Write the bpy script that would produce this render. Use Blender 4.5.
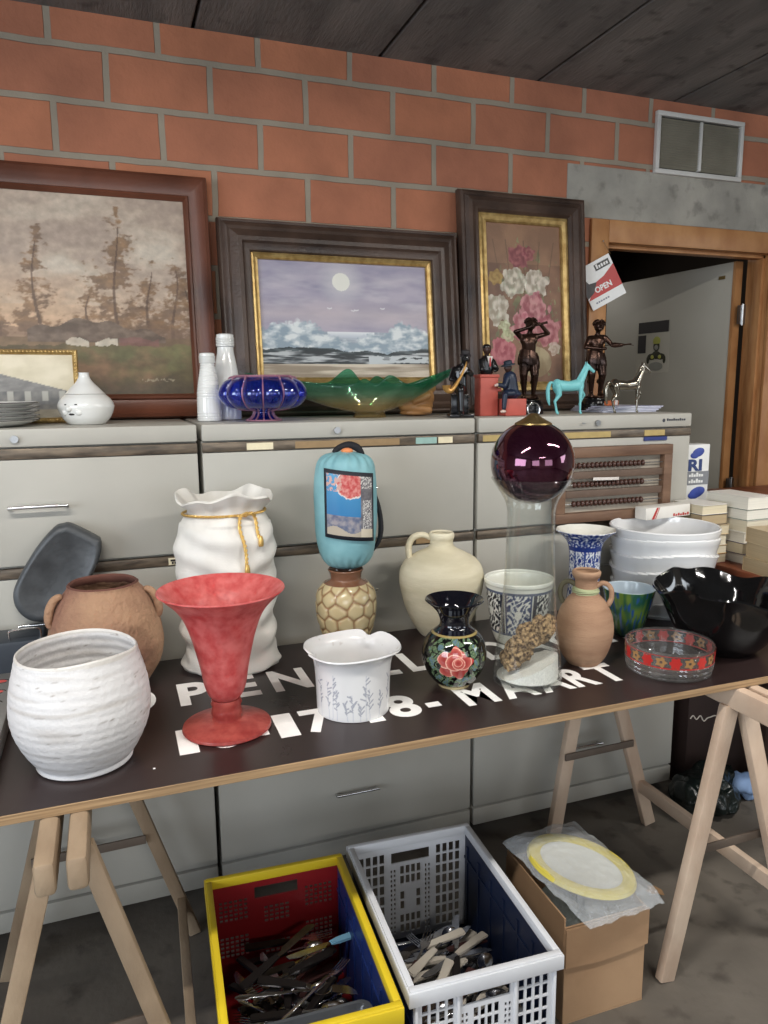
import bpy, bmesh, math, random
import numpy as np
from mathutils import Vector, Matrix, noise, Euler
PI = math.pi
sc = bpy.context.scene
for o in list(bpy.data.objects):
    bpy.data.objects.remove(o)
C = bpy.data.collections.new('scene'); sc.collection.children.link(C)

# ------------------------------------------------------------------ camera
cam = bpy.data.cameras.new('camera')
cam.sensor_fit = 'VERTICAL'; cam.sensor_height = 24.0
cam.lens = 742.87 / 1024 * 24.0
cam.clip_start = 0.02
camo = bpy.data.objects.new('camera', cam); C.objects.link(camo)
Rv = Vector((0.93824435, -0.34587545, -0.00822881)); Uv = Vector((0.06439334, 0.15120984, 0.98640209)); Fv = Vector((0.33992799, 0.92601607, -0.16414385))
camo.matrix_world = Matrix(((Rv.x, Uv.x, -Fv.x, 0), (Rv.y, Uv.y, -Fv.y, 0), (Rv.z, Uv.z, -Fv.z, 1.43481), (0, 0, 0, 1)))
sc.camera = camo
sc.view_settings.view_transform = 'Standard'
sc.view_settings.look = 'None'
sc.view_settings.gamma = 1
sc.view_settings.use_curve_mapping = False
sc.view_settings.exposure = 0.17
sc.cycles.use_denoising = True
sc.cycles.max_bounces = 10
sc.cycles.transparent_max_bounces = 16

# ------------------------------------------------------------------ light
world = bpy.data.worlds.new('daylight'); sc.world = world; world.use_nodes = True
bgn = world.node_tree.nodes['Background']
bgn.inputs[0].default_value = (0.80, 0.88, 1.0, 1); bgn.inputs[1].default_value = 1.0

def area(name, loc, target, sx, sy, power, col):
    l = bpy.data.lights.new(name, 'AREA'); l.shape = 'RECTANGLE'; l.size = sx; l.size_y = sy
    l.energy = power; l.color = col
    o = bpy.data.objects.new(name, l); C.objects.link(o); o.location = loc
    o.rotation_euler = (Vector(target) - Vector(loc)).to_track_quat('-Z', 'Y').to_euler()
    return o
# daylight through the hall's windows (rear wall and left wall) and the ceiling tubes
area('window_daylight', (-1.6, -4.35, 1.55), (-1.6, 0, 1.5), 2.2, 1.5, 32, (0.86, 0.93, 1.0))
area('window_daylight', (2.2, -4.35, 1.55), (2.2, 0, 1.5), 2.2, 1.5, 22, (0.9, 0.95, 1.0))
area('window_daylight', (-3.1, -0.6, 1.5), (0, 0.2, 0.9), 2.4, 1.4, 80, (0.80, 0.89, 1.0))
area('window_daylight', (4.95, -0.9, 1.75), (1.6, 0.6, 0.2), 1.6, 1.1, 34, (0.86, 0.93, 1.0))
TUBES = [(-0.5, 0.5), (1.9, 0.45), (0.6, -2.4)]
for tx, ty in TUBES:
    area('tube_light', (tx, ty, 2.415), (tx, ty, 0), 1.15, 0.05, 34, (1.0, 0.965, 0.91))
area('back_room_fill', (2.0, 4.6, 2.3), (2.3, 3.6, 0.8), 0.3, 0.3, 5.0, (1.0, 0.95, 0.85))  # added fill with no visible source, lifts the door leaf and back room

# ------------------------------------------------------------------ materials
def lin(c):
    if max(c) > 1.0: c = [x / 255 for x in c]
    return tuple((x / 12.92 if x <= 0.04045 else ((x + 0.055) / 1.055) ** 2.4) for x in c[:3])
def mat(name, col=(200, 200, 200), rough=0.5, metal=0.0, var=0.12, scale=8.0, bump=0.0, bscale=None, trans=0.0, ior=1.45,
        col2=None, stretch=(1, 1, 1), detail=5.0, attr=None, coat=0.0, emis=None, alpha=1.0, thr=(0.35, 0.65), vary_rough=0.0, sss=0.0):
    m = bpy.data.materials.new(name); m.use_nodes = True
    nt = m.node_tree; n = nt.nodes; L = nt.links
    b = n['Principled BSDF']
    tc = n.new('ShaderNodeTexCoord'); mp = n.new('ShaderNodeMapping'); L.new(tc.outputs['Object'], mp.inputs[0])
    mp.inputs['Scale'].default_value = stretch
    nz = n.new('ShaderNodeTexNoise'); nz.inputs['Scale'].default_value = scale; nz.inputs['Detail'].default_value = detail
    L.new(mp.outputs[0], nz.inputs['Vector'])
    c = lin(col)
    rp = n.new('ShaderNodeValToRGB'); L.new(nz.outputs['Fac'], rp.inputs[0])
    rp.color_ramp.elements[0].position = thr[0]; rp.color_ramp.elements[1].position = thr[1]
    c2 = lin(col2) if col2 else tuple(min(1, x * (1 + var)) for x in c)
    c1 = c if col2 else tuple(x * (1 - var) for x in c)
    rp.color_ramp.elements[0].color = (*c1, 1); rp.color_ramp.elements[1].color = (*c2, 1)
    if attr:
        at = n.new('ShaderNodeAttribute'); at.attribute_name = attr
        L.new(at.outputs['Color'], b.inputs['Base Color'])
    else:
        L.new(rp.outputs[0], b.inputs['Base Color'])
    b.inputs['Roughness'].default_value = rough; b.inputs['Metallic'].default_value = metal
    b.inputs['IOR'].default_value = ior
    if trans: b.inputs['Transmission Weight'].default_value = trans
    if coat: b.inputs['Coat Weight'].default_value = coat; b.inputs['Coat Roughness'].default_value = 0.06
    if sss: b.inputs['Subsurface Weight'].default_value = sss; b.inputs['Subsurface Scale'].default_value = 0.01
    if alpha < 1: b.inputs['Alpha'].default_value = alpha
    if emis: b.inputs['Emission Color'].default_value = (*lin(emis[0]), 1); b.inputs['Emission Strength'].default_value = emis[1]
    if vary_rough:
        mr = n.new('ShaderNodeMapRange'); L.new(nz.outputs['Fac'], mr.inputs[0])
        mr.inputs[3].default_value = max(0, rough - vary_rough); mr.inputs[4].default_value = rough + vary_rough
        L.new(mr.outputs[0], b.inputs['Roughness'])
    if bump:
        nb = n.new('ShaderNodeTexNoise'); nb.inputs['Scale'].default_value = bscale or scale * 4; nb.inputs['Detail'].default_value = 6
        L.new(mp.outputs[0], nb.inputs['Vector'])
        bp = n.new('ShaderNodeBump'); bp.inputs['Strength'].default_value = bump; bp.inputs['Distance'].default_value = 0.01
        L.new(nb.outputs['Fac'], bp.inputs['Height']); L.new(bp.outputs[0], b.inputs['Normal'])
    return m

def thin_glass(name, tint=(240, 244, 242), body=0.0, bcol=None, gloss=1.0, rough=.02, attr=None):
    """clear or tinted glassware: light passes, the surface mirrors by fresnel, a little coloured body"""
    m = bpy.data.materials.new(name); m.use_nodes = True; nt = m.node_tree; n = nt.nodes; L = nt.links
    n.remove(n['Principled BSDF']); out = n['Material Output']
    tr = n.new('ShaderNodeBsdfTransparent'); tr.inputs[0].default_value = (*lin(tint), 1)
    df = n.new('ShaderNodeBsdfTranslucent'); d2 = n.new('ShaderNodeBsdfDiffuse'); md = n.new('ShaderNodeMixShader'); md.inputs[0].default_value = .5
    df.inputs[0].default_value = d2.inputs[0].default_value = (*lin(bcol or tint), 1)
    L.new(df.outputs[0], md.inputs[1]); L.new(d2.outputs[0], md.inputs[2])
    nz = n.new('ShaderNodeTexNoise'); nz.inputs['Scale'].default_value = 6
    if attr:
        at = n.new('ShaderNodeAttribute'); at.attribute_name = attr
        for s in (df, d2): L.new(at.outputs['Color'], s.inputs[0])
        gm = n.new('ShaderNodeGamma'); gm.inputs[1].default_value = .38; L.new(at.outputs['Color'], gm.inputs[0]); L.new(gm.outputs[0], tr.inputs[0])
    m1 = n.new('ShaderNodeMixShader'); m1.inputs[0].default_value = body; L.new(tr.outputs[0], m1.inputs[1]); L.new(md.outputs[0], m1.inputs[2])
    gl = n.new('ShaderNodeBsdfGlossy'); gl.inputs['Roughness'].default_value = rough
    fr = n.new('ShaderNodeLayerWeight'); fr.inputs[0].default_value = .5
    pw = n.new('ShaderNodeMath'); pw.operation = 'POWER'; pw.inputs[1].default_value = 3.5; L.new(fr.outputs['Facing'], pw.inputs[0])
    mu = n.new('ShaderNodeMath'); mu.operation = 'MULTIPLY_ADD'; mu.use_clamp = True; mu.inputs[1].default_value = .55 * gloss; mu.inputs[2].default_value = .035 * gloss; L.new(pw.outputs[0], mu.inputs[0])
    bp = n.new('ShaderNodeBump'); bp.inputs['Strength'].default_value = .08; bp.inputs['Distance'].default_value = .01; L.new(nz.outputs['Fac'], bp.inputs['Height']); L.new(bp.outputs[0], gl.inputs['Normal'])
    m2 = n.new('ShaderNodeMixShader'); L.new(mu.outputs[0], m2.inputs[0]); L.new(m1.outputs[0], m2.inputs[1]); L.new(gl.outputs[0], m2.inputs[2])
    L.new(m2.outputs[0], out.inputs[0]); return m

def mat_brick():
    m = mat('brick', (196, 112, 78)); nt = m.node_tree; n = nt.nodes; L = nt.links; b = n['Principled BSDF']
    geo = n.new('ShaderNodeNewGeometry')
    sp = n.new('ShaderNodeSeparateXYZ'); L.new(geo.outputs['Position'], sp.inputs[0])
    cb = n.new('ShaderNodeCombineXYZ')
    ax = n.new('ShaderNodeMath'); ax.inputs[1].default_value = BRX; L.new(sp.outputs[0], ax.inputs[0])
    az = n.new('ShaderNodeMath'); az.inputs[1].default_value = BRZ; L.new(sp.outputs[2], az.inputs[0])
    # wobble the joints a little
    nzw = n.new('ShaderNodeTexNoise'); nzw.inputs['Scale'].default_value = 9; L.new(geo.outputs['Position'], nzw.inputs['Vector'])
    wx = n.new('ShaderNodeMath'); wx.operation = 'MULTIPLY_ADD'; wx.inputs[1].default_value = 0.007; L.new(nzw.outputs['Fac'], wx.inputs[0]); L.new(ax.outputs[0], wx.inputs[2])
    wz = n.new('ShaderNodeMath'); wz.operation = 'MULTIPLY_ADD'; wz.inputs[1].default_value = 0.007; L.new(nzw.outputs['Fac'], wz.inputs[0]); L.new(az.outputs[0], wz.inputs[2])
    L.new(wx.outputs[0], cb.inputs[0]); L.new(wz.outputs[0], cb.inputs[1])
    bt = n.new('ShaderNodeTexBrick'); L.new(cb.outputs[0], bt.inputs['Vector'])
    bt.offset = 0.5; bt.inputs['Scale'].default_value = 1
    bt.inputs['Brick Width'].default_value = 0.30; bt.inputs['Row Height'].default_value = 0.15
    bt.inputs['Mortar Size'].default_value = 0.0105; bt.inputs['Mortar Smooth'].default_value = 0.25; bt.inputs['Bias'].default_value = 0.0
    bt.inputs['Color1'].default_value = (*lin((190, 124, 92)), 1); bt.inputs['Color2'].default_value = (*lin((172, 112, 88)), 1)
    bt.inputs['Mortar'].default_value = (*lin((160, 150, 134)), 1)
    nz = n.new('ShaderNodeTexNoise'); nz.inputs['Scale'].default_value = 5; nz.inputs['Detail'].default_value = 8; L.new(geo.outputs['Position'], nz.inputs['Vector'])
    mx = n.new('ShaderNodeMix'); mx.data_type = 'RGBA'; mx.blend_type = 'MULTIPLY'; mx.inputs[0].default_value = 0.55
    rp = n.new('ShaderNodeValToRGB'); rp.color_ramp.elements[0].position = .3; rp.color_ramp.elements[1].position = .7
    rp.color_ramp.elements[0].color = (.55, .53, .52, 1); rp.color_ramp.elements[1].color = (1.15, 1.1, 1.05, 1)
    L.new(nz.outputs['Fac'], rp.inputs[0]); L.new(bt.outputs['Color'], mx.inputs[6]); L.new(rp.outputs[0], mx.inputs[7])
    L.new(mx.outputs[2], b.inputs['Base Color']); b.inputs['Roughness'].default_value = 0.85
    bp = n.new('ShaderNodeBump'); bp.inputs['Strength'].default_value = 0.7; bp.inputs['Distance'].default_value = 0.006; bp.invert = True
    ad = n.new('ShaderNodeMath'); ad.operation = 'MULTIPLY_ADD'; ad.inputs[1].default_value = 0.5
    nf = n.new('ShaderNodeTexNoise'); nf.inputs['Scale'].default_value = 60; L.new(geo.outputs['Position'], nf.inputs['Vector'])
    L.new(nf.outputs['Fac'], ad.inputs[0]); L.new(bt.outputs['Fac'], ad.inputs[2]); L.new(ad.outputs[0], bp.inputs['Height'])
    L.new(bp.outputs[0], b.inputs['Normal'])
    return m
# a joint of course A is at x = 0.0584 + k*0.3, z joints at 2.4165 - k*0.15
BRX = 3.15 - 0.0584 - 0.0035; BRZ = 3.0 - 2.4165 + 0.15 - 0.0035

def mat_concrete(name, c1, c2, c3, sc_=2.0, bump=0.4, streak=(1, 1, 1), pits=True, rough=.85):
    m = mat(name, c1, rough=rough, scale=sc_, col2=c2, stretch=streak, detail=8, bump=bump, bscale=40)
    nt = m.node_tree; n = nt.nodes; L = nt.links; b = n['Principled BSDF']
    src = b.inputs['Base Color'].links[0].from_socket
    tc = [x for x in n if x.type == 'TEX_COORD'][0]
    n2 = n.new('ShaderNodeTexNoise'); n2.inputs['Scale'].default_value = 14; n2.inputs['Detail'].default_value = 8; L.new(tc.outputs['Object'], n2.inputs['Vector'])
    r2 = n.new('ShaderNodeValToRGB'); r2.color_ramp.elements[0].position = .56; r2.color_ramp.elements[1].position = .75
    L.new(n2.outputs['Fac'], r2.inputs[0])
    mx = n.new('ShaderNodeMix'); mx.data_type = 'RGBA'; L.new(r2.outputs[0], mx.inputs[0]); L.new(src, mx.inputs[6]); mx.inputs[7].default_value = (*lin(c3), 1)
    L.new(mx.outputs[2], b.inputs['Base Color'])
    return m

# ------------------------------------------------------------------ mesh helpers
def tag(o, label=None, cat=None, group=None, kind=None):
    if label: o['label'] = label
    if cat: o['category'] = cat
    if group: o['group'] = group
    if kind: o['kind'] = kind
    return o
def thing(name, label, cat, loc=(0, 0, 0), rz=0, group=None, rot=None):
    o = bpy.data.objects.new(name, None); C.objects.link(o); o.empty_display_size = .05
    o.location = loc; o.rotation_euler = rot if rot else (0, 0, rz)
    return tag(o, label, cat, group)
def obj(name, bm, m, parent=None, loc=None, rot=None, smooth=40, norm=True):
    if norm: bmesh.ops.recalc_face_normals(bm, faces=bm.faces)
    me = bpy.data.meshes.new(name); bm.to_mesh(me); bm.free()
    for mm in (m if isinstance(m, (list, tuple)) else [m]): me.materials.append(mm)
    if smooth:
        for p_ in me.polygons: p_.use_smooth = True
        me.set_sharp_from_angle(angle=math.radians(smooth))
    o = bpy.data.objects.new(name, me); C.objects.link(o)
    if parent: o.parent = parent
    if loc: o.location = loc
    if rot: o.rotation_euler = rot
    return o
def struct(name, bm, m, parent=None, **k):
    o = obj(name, bm, m, parent, **k)
    if not parent: o['kind'] = 'structure'
    return o
def NB(): return bmesh.new()
def box(bm, x0, x1, y0, y1, z0, z1, bev=0.0, M=None, mi=0, seg=2):
    r = bmesh.ops.create_cube(bm, size=1)
    vs = r['verts']
    bmesh.ops.transform(bm, matrix=Matrix.Translation(((x0 + x1) / 2, (y0 + y1) / 2, (z0 + z1) / 2)) @ Matrix.Diagonal((x1 - x0, y1 - y0, z1 - z0, 1)), verts=vs)
    fs = set(f for v in vs for f in v.link_faces)
    for f in fs: f.material_index = mi
    if bev:
        es = list(set(e for v in vs for e in v.link_edges))
        rr = bmesh.ops.bevel(bm, geom=es, offset=bev, segments=seg, affect='EDGES', profile=.5)
        vs = list(set(v for f in rr['faces'] for v in f.verts) | set(v for v in vs if v.is_valid))
        for f in rr['faces']: f.material_index = mi
    if M is not None: bmesh.ops.transform(bm, matrix=M, verts=vs)
    return vs
def beam(bm, p, q, w, h, bev=0.003, up=(0, 0, 1), mi=0):
    p, q = Vector(p), Vector(q); d = q - p; L = d.length; d.normalize()
    u = Vector(up); s = d.cross(u)
    if s.length < 1e-4: s = d.cross(Vector((1, 0, 0)))
    s.normalize(); u = s.cross(d)
    M = Matrix(((s.x, d.x, u.x, p.x), (s.y, d.y, u.y, p.y), (s.z, d.z, u.z, p.z), (0, 0, 0, 1)))
    return box(bm, -w / 2, w / 2, 0, L, -h / 2, h / 2, bev, M, mi)
def sm(pts, n):
    """Catmull-Rom through points, n samples per span"""
    P = [Vector(p) for p in pts]; out = []
    for i in range(len(P) - 1):
        a = P[max(i - 1, 0)]; b = P[i]; c = P[i + 1]; d = P[min(i + 2, len(P) - 1)]
        for k in range(n):
            t = k / n
            out.append(0.5 * ((2 * b) + (c - a) * t + (2 * a - 5 * b + 4 * c - d) * t * t + (3 * b - a - 3 * c + d) * t ** 3))
    out.append(P[-1]); return out
def tube(bm, pts, r, seg=10, smn=0, closed=False, mi=0, flat=1.0):
    P = [Vector(p) for p in pts]
    if smn: P = sm(P, smn)
    n = len(P); rs = r if isinstance(r, (list, tuple)) else [r] * n
    if len(rs) != n: rs = [rs[int(i * (len(rs) - 1) / (n - 1))] + (rs[min(int(i * (len(rs) - 1) / (n - 1)) + 1, len(rs) - 1)] - rs[int(i * (len(rs) - 1) / (n - 1))]) * ((i * (len(rs) - 1) / (n - 1)) % 1) for i in range(n)]
    rings = []; prev = None
    for i in range(n):
        if closed: d = P[(i + 1) % n] - P[i - 1]
        else: d = P[min(i + 1, n - 1)] - P[max(i - 1, 0)]
        d.normalize()
        if prev is None:
            s = d.cross(Vector((0, 0, 1)))
            if s.length < 1e-3: s = d.cross(Vector((0, 1, 0)))
        else: s = prev - d * prev.dot(d)
        s.normalize(); prev = s; u = d.cross(s)
        rings.append([bm.verts.new(P[i] + (s * math.cos(2 * PI * k / seg) + u * math.sin(2 * PI * k / seg) * flat) * rs[i]) for k in range(seg)])
    fs = []
    for i in range(n if closed else n - 1):
        A, B = rings[i], rings[(i + 1) % n]
        for k in range(seg): fs.append(bm.faces.new((A[k], A[(k + 1) % seg], B[(k + 1) % seg], B[k])))
    if not closed:
        fs.append(bm.faces.new(rings[0][::-1])); fs.append(bm.faces.new(rings[-1]))
    for f in fs: f.material_index = mi
    return bm
def lathe(prof, seg=56, fn=None, close=True, bm=None, mi=0):
    """prof: (r, z) from bottom centre out, up and (for a vessel) back down inside"""
    bm = bm or NB(); rings = []
    for i, (r, z) in enumerate(prof):
        if r < 1e-6: rings.append([bm.verts.new((0, 0, z) if not fn else (*fn(0, 0, z, i)[:2], z))]); continue
        ring = []
        for k in range(seg):
            t = 2 * PI * k / seg
            ring.append(bm.verts.new(fn(t, r, z, i) if fn else (r * math.cos(t), r * math.sin(t), z)))
        rings.append(ring)
    for A, B in zip(rings, rings[1:]):
        if len(A) == 1 and len(B) == 1: continue
        for k in range(seg):
            k2 = (k + 1) % seg
            if len(A) == 1: f = bm.faces.new((A[0], B[k], B[k2]))
            elif len(B) == 1: f = bm.faces.new((A[k], A[k2], B[0]))
            else: f = bm.faces.new((A[k], A[k2], B[k2], B[k]))
            f.material_index = mi
    return bm
def vessel(outer, t=.004, n=6, bottom=.006, rimr=True):
    """outer profile (r,z) bottom to rim -> closed profile with wall thickness t"""
    P = [(v.x, v.y) for v in sm([(r, z, 0) for r, z in outer], n)]
    out = [(0, P[0][1])] + [(max(P[0][0] - .004, .001), P[0][1])] + [(r, z + (0.0 if i else .002)) for i, (r, z) in enumerate(P)]
    inner = []
    for i, (r, z) in enumerate(P):
        a = P[max(i - 1, 0)]; b = P[min(i + 1, len(P) - 1)]
        d = Vector((b[0] - a[0], b[1] - a[1]));
        if d.length < 1e-9: d = Vector((0, 1))
        d.normalize(); inner.append((r - d.y * t, z + d.x * t))
    inner = [(max(r, .002), z) for r, z in inner if z > P[0][1] + bottom]
    top = P[-1]; ti = inner[-1]
    mid = ((top[0] + ti[0]) / 2 , (top[1] + ti[1]) / 2 + t * .45)
    full = out + [mid] + inner[::-1] + [(0, P[0][1] + bottom)]
    return full, len(out)
def paint_attr(o, f, seg=0, no=0):
    me = o.data; a = me.color_attributes.new('Col', 'FLOAT_COLOR', 'POINT')
    arr = np.ones((len(me.vertices), 4), dtype=np.float32)
    for i, v in enumerate(me.vertices): arr[i, :3] = lin(f(v.co, (i - 1) // seg + 1 >= no) if seg else f(v.co))
    a.data.foreach_set('color', arr.ravel())
def ell(bm, c, r, M=None, sub=3):
    rr = bmesh.ops.create_icosphere(bm, subdivisions=sub, radius=1)
    T = Matrix.Translation(c) @ (M or Matrix.Identity(4)) @ Matrix.Diagonal((*((r,) * 3 if isinstance(r, (int, float)) else r), 1))
    bmesh.ops.transform(bm, matrix=T, verts=rr['verts']); return rr['verts']
def cap(bm, p, q, r0, r1, n=5):
    """tapered limb made of overlapping balls joined by a cone"""
    p, q = Vector(p), Vector(q); ell(bm, p, r0, sub=2); ell(bm, q, r1, sub=2)
    tube(bm, [p, q], [r0, r1], seg=14)
def blend(name, bm, m, parent=None, voxel=.002, smooth=4, loc=None, rot=None):
    """fuse overlapping balls and limbs into ONE continuous surface"""
    me = bpy.data.meshes.new(name); bm.to_mesh(me); bm.free()
    t = bpy.data.objects.new('tmp', me); sc.collection.objects.link(t)
    r = t.modifiers.new('r', 'REMESH'); r.mode = 'VOXEL'; r.voxel_size = voxel; r.use_smooth_shade = True
    s = t.modifiers.new('s', 'SMOOTH'); s.iterations = smooth; s.factor = .6
    dg = bpy.context.evaluated_depsgraph_get(); dg.update()
    me2 = bpy.data.meshes.new_from_object(t.evaluated_get(dg)); me2.name = name
    bpy.data.objects.remove(t)
    me2.materials.clear()
    for mm in (m if isinstance(m, (list, tuple)) else [m]): me2.materials.append(mm)
    for p_ in me2.polygons: p_.use_smooth = True; p_.material_index = 0
    o = bpy.data.objects.new(name, me2); C.objects.link(o)
    if parent: o.parent = parent
    if loc: o.location = loc
    if rot: o.rotation_euler = rot
    return o
def prism(bm, pts, y0, y1, bev=0.0, mi=0, M=None, seg=2):
    """extrude outline (x,z) between y0 and y1"""
    a = [bm.verts.new((x, y0, z)) for x, z in pts]; b = [bm.verts.new((x, y1, z)) for x, z in pts]
    fa = bm.faces.new(a); fb = bm.faces.new(b[::-1]); n = len(pts); fs = [fa, fb]
    for i in range(n): fs.append(bm.faces.new((a[i], b[i], b[(i + 1) % n], a[(i + 1) % n])))
    for f in fs: f.material_index = mi
    vs = a + b
    if bev:
        es = list(fa.edges) + list(fb.edges)
        r = bmesh.ops.bevel(bm, geom=es, offset=bev, segments=seg, affect='EDGES')
        vs = list(set(v for f in r['faces'] for v in f.verts) | set(v for v in vs if v.is_valid))
        for f in r['faces']: f.material_index = mi
    if M is not None: bmesh.ops.transform(bm, matrix=M, verts=vs)
    return vs
def holes(bm, w, h, t, hs, M=None):
    """panel w x h (x,z), thickness t (y), with rectangular holes (x0,x1,z0,z1)"""
    xs = sorted({0, w} | {round(v, 5) for q in hs for v in q[:2]}); zs = sorted({0, h} | {round(v, 5) for q in hs for v in q[2:]})
    nx, nz_ = len(xs) - 1, len(zs) - 1
    def solid(i, j):
        if i < 0 or j < 0 or i >= nx or j >= nz_: return False
        cx, cz = (xs[i] + xs[i + 1]) / 2, (zs[j] + zs[j + 1]) / 2
        return not any(q[0] < cx < q[1] and q[2] < cz < q[3] for q in hs)
    S = {(i, j): solid(i, j) for i in range(-1, nx + 1) for j in range(-1, nz_ + 1)}
    V = {}
    def v(i, j, k):
        if (i, j, k) not in V: V[(i, j, k)] = bm.verts.new((xs[i], (0, t)[k], zs[j]))
        return V[(i, j, k)]
    for i in range(nx):
        for j in range(nz_):
            if not S[(i, j)]: continue
            bm.faces.new((v(i, j, 0), v(i + 1, j, 0), v(i + 1, j + 1, 0), v(i, j + 1, 0)))
            bm.faces.new((v(i, j, 1), v(i, j + 1, 1), v(i + 1, j + 1, 1), v(i + 1, j, 1)))
            if not S[(i - 1, j)]: bm.faces.new((v(i, j, 0), v(i, j + 1, 0), v(i, j + 1, 1), v(i, j, 1)))
            if not S[(i + 1, j)]: bm.faces.new((v(i + 1, j, 0), v(i + 1, j, 1), v(i + 1, j + 1, 1), v(i + 1, j + 1, 0)))
            if not S[(i, j - 1)]: bm.faces.new((v(i, j, 0), v(i, j, 1), v(i + 1, j, 1), v(i + 1, j, 0)))
            if not S[(i, j + 1)]: bm.faces.new((v(i, j + 1, 0), v(i + 1, j + 1, 0), v(i + 1, j + 1, 1), v(i, j + 1, 1)))
    if M is not None: bmesh.ops.transform(bm, matrix=M, verts=list(V.values()))
_gl = {}
def glyph(ch, bold=0.0):
    if (ch, bold) in _gl: return _gl[(ch, bold)]
    cu = bpy.data.curves.new('t', 'FONT'); cu.body = ch; cu.size = 1; cu.offset = bold; cu.resolution_u = 6
    o = bpy.data.objects.new('t', cu); sc.collection.objects.link(o)
    dg = bpy.context.evaluated_depsgraph_get(); dg.update()
    me = bpy.data.meshes.new_from_object(o.evaluated_get(dg)); bpy.data.objects.remove(o)
    vs = [v.co.copy() for v in me.vertices]; fs = [tuple(p_.vertices) for p_ in me.polygons]
    bpy.data.meshes.remove(me)
    _gl[(ch, bold)] = (vs, fs); return vs, fs
def put_text(bm, s, x0, x1, y0, h, M, bold=0.02, mi=0, depth=0.0):
    """text scaled into box x0..x1, baseline y0, cap height h, in the xy plane, then M"""
    vs, fs = glyph(s, bold)
    ax = min(v.x for v in vs); bx = max(v.x for v in vs); top = glyph('H', bold)[0]; t1 = max(v.y for v in top); t0 = min(v.y for v in top)
    nv = [bm.verts.new(M @ Vector((x0 + (v.x - ax) / (bx - ax) * (x1 - x0), y0 + (v.y - t0) / (t1 - t0) * h, 0))) for v in vs]
    for f in fs:
        try: ff = bm.faces.new([nv[i] for i in f]); ff.material_index = mi
        except ValueError: pass
def fbm(x, y, z=0.0, o=4): return noise.fractal(Vector((x, y, z)), 1.0, 2.0, o)
def clamp(x, a=0.0, b=1.0): return max(a, min(b, x))
def mix(a, b, t): t = clamp(t); return tuple(a[i] + (b[i] - a[i]) * t for i in range(3))
def face_cam(x, y): return math.atan2(-y, -x)
# ------------------------------------------------------------------ the room
WY = 2.4927; TH = 0.115; CEIL = 2.51
M_brick = mat_brick()
M_conc = mat_concrete('lintel_concrete', (140, 137, 129), (166, 162, 152), (112, 109, 102), 6)
M_ceil = mat_concrete('ceiling_concrete', (98, 98, 97), (128, 127, 124), (76, 75, 74), 3.2, streak=(3.0, .5, 1))
M_floor = mat_concrete('floor_concrete', (84, 78, 71), (110, 103, 94), (68, 62, 56), 2.2, bump=.15, rough=.6)
M_plaster = mat('plaster', (176, 170, 160), .9, var=.06, scale=3)
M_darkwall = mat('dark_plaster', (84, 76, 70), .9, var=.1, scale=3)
M_oak = mat('door_frame_wood', (158, 108, 66), .45, scale=6, col2=(180, 132, 86), stretch=(2, 9, 1.2), bump=.15)
M_leaf = mat('door_paint', (176, 172, 160), .5, var=.04, scale=3)
M_steel = mat('steel', (165, 165, 165), .3, 1.0, var=.1)
M_black = mat('black_gap', (16, 15, 15), .9)

OX0, OX1, OZ = 1.829, 2.65, 1.976     # door opening
bm = NB()
box(bm, -3.2, OX0 - .06, WY, WY + TH, 0, CEIL); box(bm, OX0 - .06, OX1 + .06, WY, WY + TH, OZ + .06, CEIL); box(bm, OX1 + .06, 5.2, WY, WY + TH, 0, CEIL)
struct('wall_back', bm, M_brick)
bm = NB(); box(bm, 1.646, 3.1, WY - .004, WY + .01, 2.062, 2.247, .002); struct('trim_lintel', bm, M_conc)
bm = NB(); box(bm, -3.3, -3.2, -4.6, WY + TH, 0, .8); box(bm, -3.3, -3.2, -4.6, WY + TH, 2.2, CEIL); box(bm, -3.3, -3.2, -4.6, -1.8, .8, 2.2); box(bm, -3.3, -3.2, .6, WY + TH, .8, 2.2); struct('wall_left', bm, M_plaster)
bm = NB(); box(bm, 5.1, 5.2, -4.6, WY, 0, CEIL); struct('wall_right', bm, M_plaster)
bm = NB(); box(bm, -3.2, 5.1, -4.6, -4.5, 0, .8); box(bm, -3.2, 5.1, -4.6, -4.5, 2.3, CEIL); box(bm, -3.2, -2.7, -4.6, -4.5, .8, 2.3); box(bm, -.5, 1.1, -4.6, -4.5, .8, 2.3); box(bm, 3.3, 5.1, -4.6, -4.5, .8, 2.3); struct('wall_rear', bm, M_plaster)
bm = NB(); box(bm, -3.3, 5.2, -4.6, 5.4, -.1, 0); struct('floor', bm, M_floor)
bm = NB()
x = .315 - .6 * 6 
while x < 5.2:
    box(bm, x + .005, x + .595, -4.6, 5.4, CEIL, CEIL + .05, .004, seg=1); x += .6
box(bm, -3.3, 5.2, -4.6, 5.4, CEIL + .03, CEIL + .09, mi=1)
struct('ceiling', bm, [M_ceil, M_black])
# room behind the door
bm = NB(); box(bm, 1.2, 1.3, WY + TH, 5.3, 0, CEIL); box(bm, 1.2, 4.0, 5.3, 5.4, 0, CEIL); box(bm, 3.9, 4.0, WY + TH, 5.3, 0, CEIL); struct('wall_back_room', bm, M_darkwall)
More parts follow.
